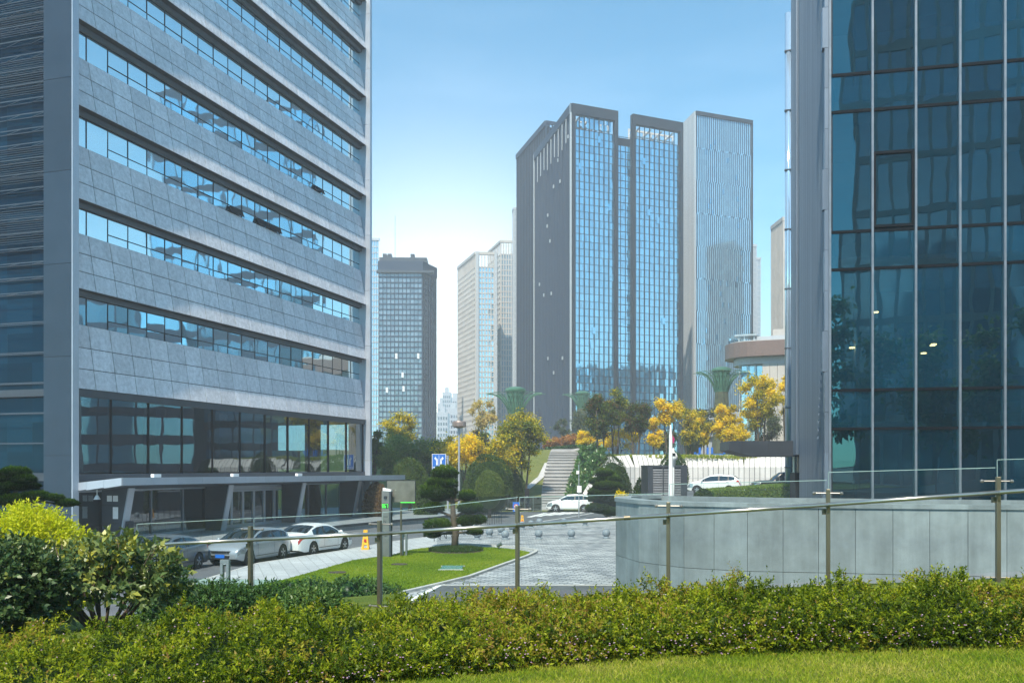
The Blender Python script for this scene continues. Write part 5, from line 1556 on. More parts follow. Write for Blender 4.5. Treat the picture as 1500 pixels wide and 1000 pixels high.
    for s in (-1, 1):
        b = MB(); b.ell((xm, s*(hwm+.10), zb+.09), (.07, .11, .075), 12, 8); b.bar((xm, s*(hwm-.03), zb+.03), (xm, s*(hwm+.06), zb+.06), .04, .03); o = b.build('mirror', pm, t, smooth=True)
        for xd in (-.35 if S is not SEDAN else -.15, -1.15):
            b = MB(); zh = float(np.interp(xd, bx, bz))-.09; b.bar((xd-.09, s*(hw*.998+.015), zh), (xd+.09, s*(hw*.998+.015), zh), .03, .028); b.build('door_handle', pm, t)
        b = MB()
        for xd in (S['pil'][0][0]+.05, S['sg'][1]-.12, S['pil'][0][0]-.72):
            zt_ = float(np.interp(xd, bx, bz))-.05
            b.bar((xd, s*(hw+.0005), .40), (xd, s*(hw*.994+.001), zt_), .008, .004, up=(0, 1, 0))
        b.bar((S['xr']+.45, s*(hw+.0), .36), (S['xf']-.45, s*(hw+.0), .36), .01, .025)
        b.build('door_seam', M_['trim'], t)
        b = MB(); b.lathe([(.055, -.02), (.05, .03)], (0, 0, 0), 10); 
        f = MB(Matrix.Translation((L2-.14, s*.64, .40)) @ Matrix.Rotation(PI/2, 4, 'Y')); f.lathe([(.06, -.02), (.055, .05)], n=10); f.build('fog_lamp', M_['lamp'], t)
    for xc in (S['xf'], S['xr']):
        for s in (-1, 1):
            yc = s*(hw-.115)
            w = thing_wheel(t, xc, yc, s, r)
    return t
def thing_wheel(t, xc, yc, s, r):
    Mx = Matrix.Translation((xc, yc, r))
    b = MB(Mx)
    b.lathe([(r*.66, -.105), (r*.93, -.105), (r, -.07), (r, .07), (r*.93, .105), (r*.66, .105)], n=28, axis='y')
    w = b.build('wheel', M_['tyre'], t, smooth=False); smooth_by_angle(w, 35)
    b = MB(Mx); y0 = s*.085
    b.lathe([(r*.66, -.1), (r*.66, .1)], n=24, axis='y') if False else None
    for k in range(24):
        a0, a1 = 2*PI*k/24, 2*PI*(k+1)/24
        b.bar((r*.62*math.cos(a0), y0, r*.62*math.sin(a0)), (r*.62*math.cos(a1), y0, r*.62*math.sin(a1)), .05, r*.10, up=(0, 1, 0))
    for k in range(5):
        a = 2*PI*k/5+.3
        for da in (-.13, .13): b.bar((.05*math.cos(a), y0+s*.01, .05*math.sin(a)), (r*.6*math.cos(a+da), y0, r*.6*math.sin(a+da)), .04, .038, up=(0, 1, 0))
    b.ell((0, y0+s*.01, 0), (.06, .03, .06), 10, 6)
    b.build('rim', M_['rim'], w)
    b = MB(Mx); b.lathe([(r*.60, -.02), (r*.60, .02)], (0, s*.03, 0), 20, axis='y'); b.build('brake_disc', M_['trim'], w)
    return w
HD = math.atan2(.925, .38)
roadz = -.12
def mid(a, c): return (a+c)/2
# near-side wheels fix the position: front wheel at G(357,829), rear wheel at G(419,820)
def place(gf, gr_, S, flip):
    # flip False: nose towards gf
    d = (gf-gr_).normalized(); m = (gf+gr_)/2
    side = Vector((-d.y, d.x, 0))
    if side.x > 0: side = -side
    c = m + side*(S['W']/2-.115) - d*((S['xf']+S['xr'])/2)
    return Vector((c.x, c.y, roadz)), math.atan2(d.y, d.x)
l, h = place(G(356, 828.5, roadz), G(418, 817.5, roadz), HATCH, 0)
car('hatchback', 'silver hatchback parked facing the viewer with blue front plate', 'car', l, h, HATCH, M_['p_silver'], 'parked and passing cars')
l, h = place(G(502.5, 806.5, roadz), G(457, 813.5, roadz), SEDAN, 0)
car('sedan', 'white sedan parked facing away behind the silver hatchback', 'car', l, h, SEDAN, M_['p_white'], 'parked and passing cars')
car('grey_sedan', 'dark grey sedan half hidden by the big leafy shrub', 'car', (-13.9, 36.6, roadz), HD+R(12)+PI, SEDAN, M_['p_grey'], 'parked and passing cars')
car('blue_sedan', 'dark blue car seen from behind on the far road', 'car', (GX(706, 83), 85.5, roadz+.0), R(84), SEDAN, M_['p_blue'], 'parked and passing cars')
car('white_suv', 'white compact suv crossing in front of the stepped path', 'car', (GX(834, 88), 86.6, roadz), PI-R(6), SUV, M_['p_white'], 'parked and passing cars')
car('white_crossover', 'white car on the upper road beyond the box hedge', 'car', (GX(1046, 78), 78, 1.8), PI-R(18), SUV, M_['p_white'], 'parked and passing cars')
car('black_pickup', 'black off road car on the upper road beside the dark canopy', 'car', (GX(1148, 72), 72, 1.8), PI-R(4), PICK, M_['p_black'], 'parked and passing cars')
# ------------------------------------------------------------------ foliage materials
M_['lf_green'] = leafmat('green_foliage', [(.025, .06, .015), (.07, .14, .028), (.15, .24, .04), (.26, .33, .07)])
M_['lf_yellow'] = leafmat('autumn_foliage', [(.05, .08, .014), (.15, .18, .018), (.46, .40, .012), (.84, .62, .015), (.90, .72, .04)], .45)
M_['lf_mixed'] = leafmat('turning_foliage', [(.17, .08, .03), (.045, .075, .02), (.09, .14, .022), (.22, .25, .025), (.60, .50, .015), (.84, .62, .018)], .42)
M_['lf_orange'] = leafmat('orange_foliage', [(.22, .10, .03), (.42, .20, .06), (.55, .32, .13)], .4)
M_['lf_pale'] = leafmat('pale_foliage', [(.35, .27, .07), (.55, .42, .12), (.65, .52, .2)], .4)
M_['lf_dark'] = leafmat('clipped_foliage', [(.012, .03, .010), (.035, .075, .018), (.075, .135, .028), (.15, .21, .045)], .3)
M_['lf_grey'] = leafmat('grey_green_foliage', [(.05, .075, .035), (.10, .13, .06), (.16, .18, .09)], .3)
M_['lf_pine'] = leafmat('pine_needles', [(.006, .02, .005), (.022, .06, .008), (.075, .15, .014), (.20, .30, .025)], .3)
M_['lf_brown'] = leafmat('brown_foliage', [(.10, .06, .03), (.18, .11, .05), (.2, .16, .07)], .3)
M_['lf_broad'] = leafmat('broad_leaf', [(.02, .07, .02), (.05, .15, .03), (.11, .24, .05), (.28, .38, .2)], .35, .3, .6)
M_['lf_camellia'] = leafmat('glossy_leaf', [(.012, .03, .014), (.03, .07, .026), (.07, .125, .04), (.16, .21, .07), (.34, .34, .05)], .22, .34, .35)
M_['lf_lime'] = leafmat('lime_leaf', [(.10, .15, .008), (.28, .36, .012), (.50, .55, .02), (.66, .66, .05)], .45, .4)
M_['lf_hedge'] = leafmat('hedge_leaf', [(.014, .03, .004), (.055, .098, .006), (.155, .215, .010), (.35, .40, .018), (.27, .16, .05)], .4, .4)
M_['lf_shrub'] = leafmat('low_shrub_leaf', [(.012, .035, .012), (.03, .08, .025), (.07, .15, .04), (.16, .25, .07)], .3, .35)
M_['flower'] = leafmat('pink_flower', [(.35, .18, .34), (.5, .32, .48), (.6, .48, .58)], .3)
up3 = np.array([0, 0, 1.0])

def crown_leaves(centers, radii, n_per, L, tint_c, tint_j=.13, flat=.75, aspect=.55):
    centers = np.asarray(centers); k = len(centers)
    radii = np.broadcast_to(np.asarray(radii, float), (k,))
    n_i = np.maximum(20, (2.0*n_per*(radii/radii.mean())**2).astype(int))
    idx = np.repeat(np.arange(k), n_i); n = len(idx)
    u = rand_dir(n); rr = np.minimum(np.abs(rng.normal(size=n))*.52+.12, 1.35)
    P_ = centers[idx] + u*(radii[idx]*rr)[:, None]*np.array([1, 1, flat])
    N = _norm(u*.7 + up3*.7 + rng.normal(size=(n, 3))*.55)
    D = _norm(u*.5 - up3*.25 + rng.normal(size=(n, 3))*.8)
    L = L*1.2; Ls = L*rng.uniform(.6, 1.35, n)
    T = np.clip(np.asarray(tint_c)[idx] + rng.normal(size=n)*tint_j, 0, 1)
    return leaf_arrays(P_, D, N, Ls, Ls*aspect), T
def limbs(b, base, top, r0, centers, nl=9, lean=.0):
    base = Vector(base); top = Vector(top); pts = []; rs = []
    n = 6
    for i in range(n+1):
        f = i/n; p = base.lerp(top, f) + Vector((math.sin(f*4+base.x)*.04, math.cos(f*3+base.y)*.04, 0))*(top-base).length*.3*f*(1-f)*4*.25
        pts.append(p); rs.append(r0*(1.25-.25*min(1, f*4))*(1-.62*f))
    b.tube(pts, rs, 8)
    cs = list(centers); random.shuffle(cs)
    for c in cs[:nl]:
        c = Vector(c); f = random.uniform(.42, .9); s = pts[int(f*n)]
        m = s.lerp(c, .5) + Vector((0, 0, (c-s).length*.10))
        e = s.lerp(c, .95); r = rs[int(f*n)]*.62
        b.tube([s, s.lerp(m, .6), m, e], [r, r*.75, r*.55, r*.18], 6)
def tree(name, lab, px, D, ytop, ybot, wpx, mat, tint, n=14, nper=150, L=.30, cr=.36, group='trees across the road', stems=1, bark='bark', spread=.18, topt=.0, z0=None, tr=.018, cat='tree', botw=.75, hole=0.3, inner=0.0):
    X = GX(px, D); z0 = hzf(X, D) if z0 is None else z0
    t = thing(name, lab, cat, (X, D, z0), 0, group)
    s = D/F; rx = wpx*s/2; zt = ZZ(ytop, D)-z0; zb = ZZ(ybot, D)-z0; rz = (zt-zb)/2; zc = (zt+zb)/2
    R_ = rx*cr; cs = []; tc = []
    tries = 0
    while len(cs) < n and tries < 4000:
        tries += 1
        u = np.array([random.uniform(-1, 1) for _ in range(3)])
        d = np.linalg.norm(u)
        if d > 1 or d < hole: continue
        ww = botw+(1-botw)*(u[2]+1)/2 if u[2] < 0 else 1
        c = np.array([u[0]*(rx-R_*.75)*ww, u[1]*(rx-R_*.75)*ww, zc+u[2]*max(.05, (rz-R_*.6))])
        if any(np.linalg.norm(c-q) < R_*.72 for q in cs): continue
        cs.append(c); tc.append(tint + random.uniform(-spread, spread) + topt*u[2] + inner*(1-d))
    rad = [R_*random.uniform(.75, 1.25) for _ in cs]
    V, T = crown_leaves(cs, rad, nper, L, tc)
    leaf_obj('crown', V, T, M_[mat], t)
    b = MB()
    for q in range(stems):
        a = 2*PI*q/max(1, stems); o = .0 if stems == 1 else rx*.10
        limbs(b, (o*math.cos(a), o*math.sin(a), -.4), (o*3.2*math.cos(a), o*3.2*math.sin(a), zb+(zt-zb)*.62), max(.07, (zt)*tr)/(1 if stems == 1 else 1.35), cs, max(4, 12//stems))
    b.build('trunk', M_[bark], t, smooth=True)
    return t
def dome(name, lab, px, D, ytop, ybot, wpx, mat, tint, n=6500, L=.125, z0=None, trunk=True, group='clipped dome shrubs', squash=1.0, cat='shrub', ybase=None):
    X = GX(px, D); z0 = hzf(X, D) if z0 is None else z0
    t = thing(name, lab, cat, (X, D, z0), 0, group)
    s = D/F; rx = wpx*s/2; zt = ZZ(ytop, D)-z0; zb = ZZ(ybot, D)-z0; h = zt-zb
    u = rand_dir(n*2); u = u[u[:, 2] > -.25]; n = len(u)
    lump = 1+.035*np.sin(u[:, 0]*7+X)*np.cos(u[:, 1]*6+D)+.03*np.sin(u[:, 2]*9+u[:, 0]*5)
    zz = np.where(u[:, 2] > 0, u[:, 2], u[:, 2]*.55)
    P_ = np.stack([u[:, 0]*rx*lump, u[:, 1]*rx*lump*squash, zb+h*.16+zz*h*.84*lump], 1)*1.0
    P_ -= np.stack([u[:, 0]*L*.6, u[:, 1]*L*.6, u[:, 2]*L*.6], 1)*rng.random((n, 1))*2
    D_ = _norm(u+rng.normal(size=(n, 3))*1.1 + up3*.25); N = _norm(u*.4+up3*.5+rng.normal(size=(n, 3))*.5)
    Ls = L*rng.uniform(.7, 1.5, n)
    T = np.clip(tint+.10*np.sin(P_[:, 0]*3+P_[:, 2]*4)+rng.normal(size=n)*.2, 0, 1)
    V = leaf_arrays(P_, D_, N, Ls, Ls*.5)
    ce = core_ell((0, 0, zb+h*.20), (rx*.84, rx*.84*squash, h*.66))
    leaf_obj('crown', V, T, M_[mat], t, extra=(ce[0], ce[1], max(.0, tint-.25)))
    if trunk:
        b = MB(); b.tube([(0, 0, -.3), (.04, 0, zb*.5), (0, .02, zb+h*.4)], [max(.08, rx*.13), max(.06, rx*.09), .05], 8); b.build('trunk', M_['bark'], t, smooth=True)
    return t
GT = 'trees across the road'
tree('golden_tree', 'low golden tree between the street lamp and the large green and gold tree', 700, 94, 640, 690, 44, 'lf_yellow', .70, 14, 150, .2, spread=.14)
tree('golden_tree', 'golden green tree filling the gap right of the flag pole', 1008, 114, 596, 656, 40, 'lf_yellow', .5, 16, 130, .2, spread=.16, stems=2)
tree('golden_tree', 'golden bush like tree at the foot of the big golden tree', 1078, 105, 618, 660, 40, 'lf_yellow', .66, 16, 130, .2, spread=.14)
# left cluster
tree('broadleaf_tree', 'dark green tree rising beside the corner fin of the office block', 547, 86, 622, 706, 42, 'lf_green', .42, 16, 170, .2, z0=0)
tree('broadleaf_tree', 'rounded bright green tree left of the clipped dome above the grey screen', 571, 84, 647, 712, 40, 'lf_green', .72, 18, 170, .17, cr=.3, z0=0, topt=.15)
tree('broadleaf_tree', 'tall yellow green tree with airy top in front of the dark glass tower', 588, 108, 604, 662, 76, 'lf_yellow', .42, 16, 110, .24, cr=.26, topt=.22)
tree('broadleaf_tree', 'wide mid green tree behind the rounded bright green tree', 597, 99, 629, 700, 92, 'lf_green', .66, 22, 180, .21, topt=.12)
tree('broadleaf_tree', 'olive brown tree between the green and the yellow crowns', 632, 101, 640, 706, 48, 'lf_mixed', .42, 14, 140, .2, spread=.12)
tree('golden_tree', 'bright golden tree behind the blue lane sign', 672, 95, 626, 694, 88, 'lf_yellow', .66, 24, 170, .22, cr=.3, stems=2, spread=.2, topt=.06)
tree('pale_tree', 'pale straw coloured sparse tree against the hazy stone tower', 706, 150, 574, 634, 58, 'lf_pale', .5, 16, 80, .30, cr=.26, bark='palebark', spread=.25, hole=.5)
tree('broadleaf_tree', 'reddish brown tree top behind the lamp head', 702, 104, 622, 690, 50, 'lf_mixed', .22, 14, 140, .2, spread=.14)
tree('turning_tree', 'large green and gold tree with several trunks beside the stepped path', 764, 96, 597, 690, 92, 'lf_mixed', .60, 32, 190, .22, cr=.30, stems=4, spread=.16, topt=.05, botw=.8)
tree('turning_tree', 'golden lower limbs of a tree in front of the large green and gold one', 737, 93, 634, 698, 62, 'lf_mixed', .74, 18, 150, .2, stems=2, spread=.14)
tree('broadleaf_tree', 'dark green shady tree under the golden tree by the domes', 716, 100, 650, 706, 66, 'lf_green', .30, 16, 150, .2)
tree('broadleaf_tree', 'dark backing tree between the sign and the grey screen', 640, 99, 664, 716, 60, 'lf_green', .45, 18, 160, .18)
# right side, on the terrace
tree('turning_tree', 'dark leafed tree with russet top right of the orange hedge trees', 878, 106, 571, 652, 66, 'lf_mixed', .24, 22, 190, .22, cr=.31, stems=3, spread=.12, topt=-.14, inner=.25)
tree('turning_tree', 'green tree with gold right shoulder beside the dark russet tree', 901, 109, 568, 640, 44, 'lf_mixed', .52, 14, 150, .22, stems=2, spread=.16)
tree('broadleaf_tree', 'dark green round crowned tree left of the tallest golden tree', 931, 108, 582, 640, 52, 'lf_mixed', .22, 16, 190, .22, spread=.07, stems=2)
tree('golden_tree', 'golden leaves low among thin trunks behind the ramp wall', 903, 112, 618, 664, 76, 'lf_yellow', .74, 20, 80, .2, cr=.22, stems=5, spread=.15, tr=.014)
tree('golden_tree', 'small golden tree at the left end of the terrace row', 857, 114, 628, 662, 34, 'lf_yellow', .76, 12, 110, .2)
tree('golden_tree', 'tallest pure golden tree above the flag pole', 980, 108, 577, 628, 52, 'lf_yellow', .72, 18, 130, .22, cr=.28, stems=2, spread=.12)
tree('golden_tree', 'golden leaning tree left of the flag pole', 957, 107, 600, 660, 34, 'lf_yellow', .74, 14, 130, .2, spread=.12)
tree('broadleaf_tree', 'grey green bushy tree low behind the golden pair', 974, 118, 626, 664, 50, 'lf_grey', .4, 14, 130, .22)
tree('golden_tree', 'slim golden tree with brown top beside the grey domes', 1031, 110, 600, 650, 30, 'lf_yellow', .56, 12, 120, .2)
tree('golden_tree', 'golden tree in front of the large supertree trunk', 1062, 108, 584, 654, 52, 'lf_yellow', .72, 22, 120, .2, cr=.26, spread=.14, stems=2)
tree('golden_tree', 'narrow golden tree between the supertree and the big golden tree', 1088, 112, 588, 654, 26, 'lf_yellow', .78, 12, 110, .2)
tree('turning_tree', 'big green and golden tree right of the large supertree', 1112, 106, 543, 634, 74, 'lf_yellow', .58, 36, 130, .22, cr=.28, stems=3, spread=.2, botw=.6)
tree('golden_tree', 'golden tree cut by the zinc wall edge', 1152, 107, 545, 640, 34, 'lf_yellow', .74, 16, 110, .2, stems=2, spread=.12)
tree('broadleaf_tree', 'grey green tree under the big golden one', 1120, 124, 600, 656, 60, 'lf_grey', .3, 14, 130, .24)
tree('broadleaf_tree', 'blue green tree behind the gap beside the largest supertree', 1036, 140, 588, 650, 44, 'lf_grey', .4, 14, 120, .28)
tree('broadleaf_tree', 'distant green tree behind the second supertree', 846, 160, 598, 650, 40, 'lf_grey', .3, 12, 110, .3)
tree('bare_tree', 'grey leafless looking tree beside the dark tower foot', 826, 170, 612, 642, 36, 'lf_grey', .1, 12, 70, .26, cr=.22)
for i, (px, yt, w) in enumerate(((803, 641, 24), (815, 637, 26), (829, 634, 28), (842, 633, 28), (855, 634, 24))):
    tree('orange_tree', ['small orange tree at the left end of the orange row', 'second orange tree from the left above the white tiled wall', 'middle orange tree of the row above the white tiled wall', 'fourth orange tree, right of the middle one in the orange row', 'orange tree next to the dark russet tree'][i], px, 132, yt, 658, w, 'lf_orange', .5, 12, 90, .2, cr=.3, group='orange trees above the tiled wall', z0=6.2)
# ground cover strip above the tiled wall
n = 9000; X = rng.uniform(GX(800, 124), GX(875, 124), n); Y = rng.uniform(122.2, 126, n)
V = leaf_arrays(np.stack([X, Y, ZZ(664, 122)+rng.random(n)*.7+(X-GX(800, 124))*.10], 1), rand_dir(n), rand_dir(n), .28, .16)
o = leaf_obj('flower_bed', V, np.clip(rng.normal(.4, .2, n), 0, 1), M_['lf_shrub']); o['kind'] = 'stuff'
# grass strip along the barrier wall
n = 12000; k = rng.random(n); X = GX(895, 101)+k*(GX(1240, 101)-GX(895, 101)); Y = rng.uniform(99.6, 104, n)
V = leaf_arrays(np.stack([X, Y, 4.95+.25*rng.random(n)+.0*X], 1), up3+rng.normal(size=(n, 3))*.5, rand_dir(n), .38, .12)
o = leaf_obj('verge_grass', V, np.clip(rng.normal(.5, .2, n), 0, 1), M_['turf']); o['kind'] = 'stuff'
# domes
dome('dome_shrub', 'clipped green dome shrub above the grey screen panel', 600, 80, 671, 716, 52, 'lf_dark', .62, z0=-.1)
dome('dome_shrub', 'largest clipped dome shrub left of the big green and gold tree', 716, 82, 666, 726, 74, 'lf_dark', .50, 8000, z0=0)
dome('dome_tree', 'clipped dome tree on a short trunk in front of the largest dome', 717, 76, 689, 728, 44, 'lf_dark', .85, 5200, .10, z0=-.1)
dome('dome_shrub', 'small grey green clipped ball behind the clipped pine', 624, 74, 699, 756, 34, 'lf_dark', .52, 3000, z0=0, trunk=False)
dome('dome_shrub', 'low clipped mound at the right foot of the largest dome', 752, 95, 686, 732, 36, 'lf_dark', .5, 3000, z0=.6, trunk=False)
dome('brown_ball_shrub', 'brown clipped ball shrub left of the parking totem', 552, 71, 707, 752, 40, 'lf_brown', .5, 3600, z0=.2, trunk=False)
dome('round_shrub', 'dark round shrub above the clipped pine by the ramp wall', 897, 88, 666, 738, 50, 'lf_dark', .42, 4200, .12, z0=.3, trunk=False)
dome('round_shrub', 'broad dark shrub beside the clipped pine', 909, 80, 684, 752, 36, 'lf_dark', .36, 3600, .12, z0=-.1, trunk=False)
dome('round_shrub', 'small dark round shrub left of the louvred box', 938, 70, 702, 760, 26, 'lf_dark', .3, 3000, z0=-.1, trunk=False)
dome('round_shrub', 'dark round shrub behind the dome camera', 986, 88, 660, 720, 46, 'lf_dark', .40, 3600, z0=1.8, trunk=False)
dome('round_shrub', 'low dark shrub at the left end of the box hedge', 1030, 58, 716, 740, 30, 'lf_dark', .3, 3000, .09, z0=1.8, trunk=False)
for i, (px, yt, w, tn) in enumerate(((1013, 611, 30, .25), (1016, 617, 34, .7), (1014, 630, 28, .5))):
    dome('misty_dome', ['rear grey green dome crown left of the largest supertree', 'pale olive dome crown in front of the rear grey one', 'lower olive dome crown over golden leaves'][i], px, 132-i*5, yt, 652, w, 'lf_grey', tn, 2600, .2, z0=6, group='misty domes on the terrace')
# cloud-pruned pines
def pads_leaves(pads, n0, L, W, tint):
    Vs = []; Ts = []; cores = ([], [])
    for (x, y, z, rx, ry, rz) in pads:
        n = int(n0*rx*ry*6)
        u = rand_dir(n*2); u = u[u[:, 2] > -.45]; n = len(u)
        lump = 1+.13*np.sin(u[:, 0]*5+x*9)*np.cos(u[:, 1]*5+z*5)+.07*np.sin(u[:, 0]*13+u[:, 2]*11+y*7)
        P_ = np.array([x, y, z])+u*np.array([rx, ry, rz])*lump[:, None]*(.80+.2*rng.random((n, 1)))
        D_ = _norm(u*.8+up3*.9+rng.normal(size=(n, 3))*.45); N = rand_dir(n)
        Ls = L*rng.uniform(.6, 1.3, n)
        Vs.append(leaf_arrays(P_, D_, N, Ls, W*rng.uniform(.7, 1.3, n), .1))
        Ts.append(np.clip(tint-.08+.55*np.maximum(u[:, 2], -.4)+rng.normal(size=n)*.13, 0, 1))  # pad tops tinted lighter by direction: top light put into needle colour
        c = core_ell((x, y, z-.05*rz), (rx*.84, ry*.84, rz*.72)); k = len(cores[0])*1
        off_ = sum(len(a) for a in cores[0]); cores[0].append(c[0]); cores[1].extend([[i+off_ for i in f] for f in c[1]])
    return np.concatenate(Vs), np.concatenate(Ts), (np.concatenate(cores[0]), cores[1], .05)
def cloud_pine(lab, px, ybase, padpx, trunkpx, D=None, z0=0, L=.09, W=.02, tint=.35, n0=1400, tr=.1, group=None):
    b0 = G(px, ybase, z0) if D is None else Vector((GX(px, D), D, z0)); D = b0.y
    t = thing('cloud_pine', lab, 'tree', b0, 0, group)
    s = D/F; pads = []
    for (x, y, w, h) in padpx:
        rx = w*s/2; pads.append(((x-px)*s, random.uniform(-.25, .25)*rx, ZZ(y, D)-z0, rx, rx*random.uniform(.8, 1.0), h*s/2*1.12))
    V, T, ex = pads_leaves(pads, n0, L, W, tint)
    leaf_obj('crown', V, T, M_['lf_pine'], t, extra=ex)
    b = MB(); tp = [Vector(((x-px)*s, 0, ZZ(y, D)-z0)) for x, y in trunkpx]; tp[0].z = -.15
    b.tube(tp, [tr*(1.15-.75*i/(len(tp)-1)) for i in range(len(tp))], 10)
    for (x, y, z, rx, ry, rz) in pads:
        st_ = min(tp, key=lambda p: abs(p.z-(z-.35*max(.3, rx)))); e = Vector((x, y, z-rz*.3))
        b.tube([st_, st_.lerp(e, .5)+Vector((0, 0, .05)), e], [tr*.45, tr*.35, tr*.15], 6)
    b.build('trunk', M_['bark'], t, smooth=True)
    return t
cp_ = cloud_pine('cloud pruned pine with layered dark pads standing on the lawn island', 666, 803,
    [(651, 694, 38, 21), (640, 707, 28, 15), (656, 709, 30, 14), (642, 722, 52, 30), (684, 727, 24, 16), (636, 745, 30, 16), (688, 745, 36, 19), (641, 771, 40, 21), (684, 764, 28, 17), (701, 762, 22, 14), (634, 783, 24, 12), (696, 780, 22, 9), (652, 703, 22, 12)],
    [(666, 803), (667, 780), (664, 757), (663, 735), (659, 715), (653, 697)], tr=.17, n0=1300, L=.10, W=.03)
# soil bed with ground cover under the pine
bd = G(668, 806, .035); bb = MB(); bb.lathe([(1.35, 0), (1.25, .05), (.2, .08)], n=30); o = bb.build('planting_bed', M_['soil']); o.location = bd; o['kind'] = 'structure'; o.scale = (1, 1.25, 1)
n = 9000; r = np.sqrt(rng.random(n))*1.3; a = rng.random(n)*2*PI
V = leaf_arrays(np.stack([bd.x+r*np.cos(a), bd.y+1.25*r*np.sin(a), .07+.08*rng.random(n)], 1), up3+rng.normal(size=(n, 3))*.8, rand_dir(n), .07, .03)
o = leaf_obj('ground_cover', V, np.clip(rng.normal(.35, .15, n), 0, 1), M_['lf_dark']); o['kind'] = 'stuff'
cloud_pine('dense clipped pine of stacked green pads beside the pole with white plates', 891, 757,
    [(885, 694, 26, 13), (897, 702, 24, 13), (874, 706, 22, 12), (888, 712, 40, 15), (904, 716, 24, 14), (873, 721, 22, 13), (884, 731, 46, 16), (903, 736, 32, 16), (877, 745, 38, 16), (898, 749, 40, 15), (888, 703, 30, 14), (889, 724, 40, 16)],
    [(891, 757), (890, 730), (887, 700)], tint=.32, n0=700, L=.13, W=.04, tr=.16)
cloud_pine('dark layered pine peeping over the lime green bush at the left edge', 20, 0,
    [(22, 693, 44, 15), (6, 701, 40, 14), (36, 703, 36, 14), (20, 713, 60, 16), (-8, 722, 46, 18), (52, 728, 44, 14), (96, 738, 34, 11), (20, 734, 60, 18), (80, 730, 26, 10)],
    [(30, 0), (28, 770), (24, 735), (20, 700)], D=21, z0=.6, tint=.12, n0=2600, L=.06, W=.014, tr=.09)
# broad-leaved planting on the bank beside the path
bk = thing('bank_planting', 'glossy broad leaved planting on the bank between the stepped path and the ramp wall', 'shrubs', (GX(838, 100), 100, 2))
n = 1500; f = rng.random(n); Y = 90.5+f*25; xl = 2.6+(Y-88)*.055+.9*sstep((Y-100)/22)+2.7+(Y-88)*.055; wd = np.interp(Y, [90, 94, 98, 104, 116], [1.2, 1.9, 3.0, 3.2, 1.0])
X = xl+rng.random(n)*wd; Z = hz(X, Y)+rng.uniform(.1, 1.0, n)
Z = np.maximum(Z, 0.2+ (Y-90)*.13+rng.uniform(0, .9, n))
V, i_, t_ = sprigs(np.stack([X, Y, Z], 1)+.0, rand_dir(n)*.6+up3*np.array(1.0), np.full(n, .5), 7, .55, .26)
T = np.clip(.45+.25*rng.normal(size=n)[i_]*.6+rng.normal(size=len(i_))*.18, 0, 1)
leaf_obj('foliage', V, T, M_['lf_broad'], bk, inv(bk))
# box hedge on the terrace
bh = thing('box_hedge', 'flat topped bright green box hedge along the upper road', 'hedge', (GX(1100, 60), 60, 1.8))
n = 16000; X = rng.uniform(GX(1042, 60), GX(1215, 60), n); Y = rng.uniform(59, 62.5, n); top = np.interp(X, [GX(1040, 60), GX(1060, 60), GX(1160, 60)], [2.55, 2.62, 2.92])
Z = np.where(rng.random(n) < .65, top-rng.random(n)*.1, 1.85+rng.random(n)*(top-1.85)); Y = np.where(Z < top-.12, 59+rng.random(n)*.12, Y)
V = leaf_arrays(np.stack([X, Y, Z], 1), up3+rng.normal(size=(n, 3))*.7, rand_dir(n), .11, .06)
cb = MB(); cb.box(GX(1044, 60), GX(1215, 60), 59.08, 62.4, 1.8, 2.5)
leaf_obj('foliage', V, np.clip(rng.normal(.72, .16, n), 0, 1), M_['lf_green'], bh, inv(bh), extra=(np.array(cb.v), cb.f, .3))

# ------------------------------------------------------------------ foreground terrain
def railD(x): return 14-.249*(x+3.97)
def fz(x, y):
    x = np.asarray(x, float); y = np.asarray(y, float)
    front = 2.62+.012*x-.05*np.maximum(-x-1.5, 0)
    rd = railD(x); rz = 1.80+.0777*(x+3.97)
    k = sstep((y-8.2)/np.maximum(.5, rd-8.2-.3))
    return front*(1-k)+rz*k-.28*sstep((y-rd-.3)/1.2)*(x < -1.9)
xs_ = np.arange(-16, 14.01, .4); ys_ = np.concatenate([np.arange(-14, 4, 1.5), np.arange(4, 17.3, .25)])
vs = []; fs = []
for j, y in enumerate(ys_):
    for i, x in enumerate(xs_):
        ye = railD(x)+.32 if x > -1.9 else 17.2
        yy = min(y, ye); vs.append((x, yy, float(fz(x, yy))))
nx = len(xs_)
for j in range(len(ys_)-1):
    for i in range(nx-1):
        q = (j*nx+i, j*nx+i+1, (j+1)*nx+i+1, (j+1)*nx+i)
        if vs[q[0]][1] < vs[q[3]][1] or vs[q[1]][1] < vs[q[2]][1]: fs.append(q)
b = MB(); b.add(vs, fs)
M_['frontlawn'] = grass_mat('front_lawn_turf', (.10, .15, .02), (.15, .19, .03), (.24, .22, .07))
struct('terrain', b, M_['frontlawn'], smooth=True)
b = MB()
for i in range(nx-1):
    x0, x1 = xs_[i], xs_[i+1]; y0 = railD(x0)+.32 if x0 > -1.9 else 17.2; y1 = railD(x1)+.32 if x1 > -1.9 else 17.2
    b.quad((x0, y0, -.3), (x1, y1, -.3), (x1, y1, float(fz(x1, y1))-.03), (x0, y0, float(fz(x0, y0))-.03))
o = b.build('terrace_wall', M_['concrete']); tag(o, 'hidden stone face below the foreground railing', 'wall')
# front lawn blades
n = 120000; X = rng.uniform(-2.2, 6.5, n); Y = 5.2+rng.random(n)*2.2
pat = .5+.2*np.sin(X*2.1+Y*3)*np.sin(Y*4.3-X*1.1)+.12*np.sin(X*7)*np.sin(Y*9)
blades('grass', X, Y, fz(X, Y)-.004, rng.uniform(.025, .06, n), rng.uniform(.003, .0055, n), M_['turf'], np.clip(pat+rng.normal(size=n)*.2, 0, 1), .75)
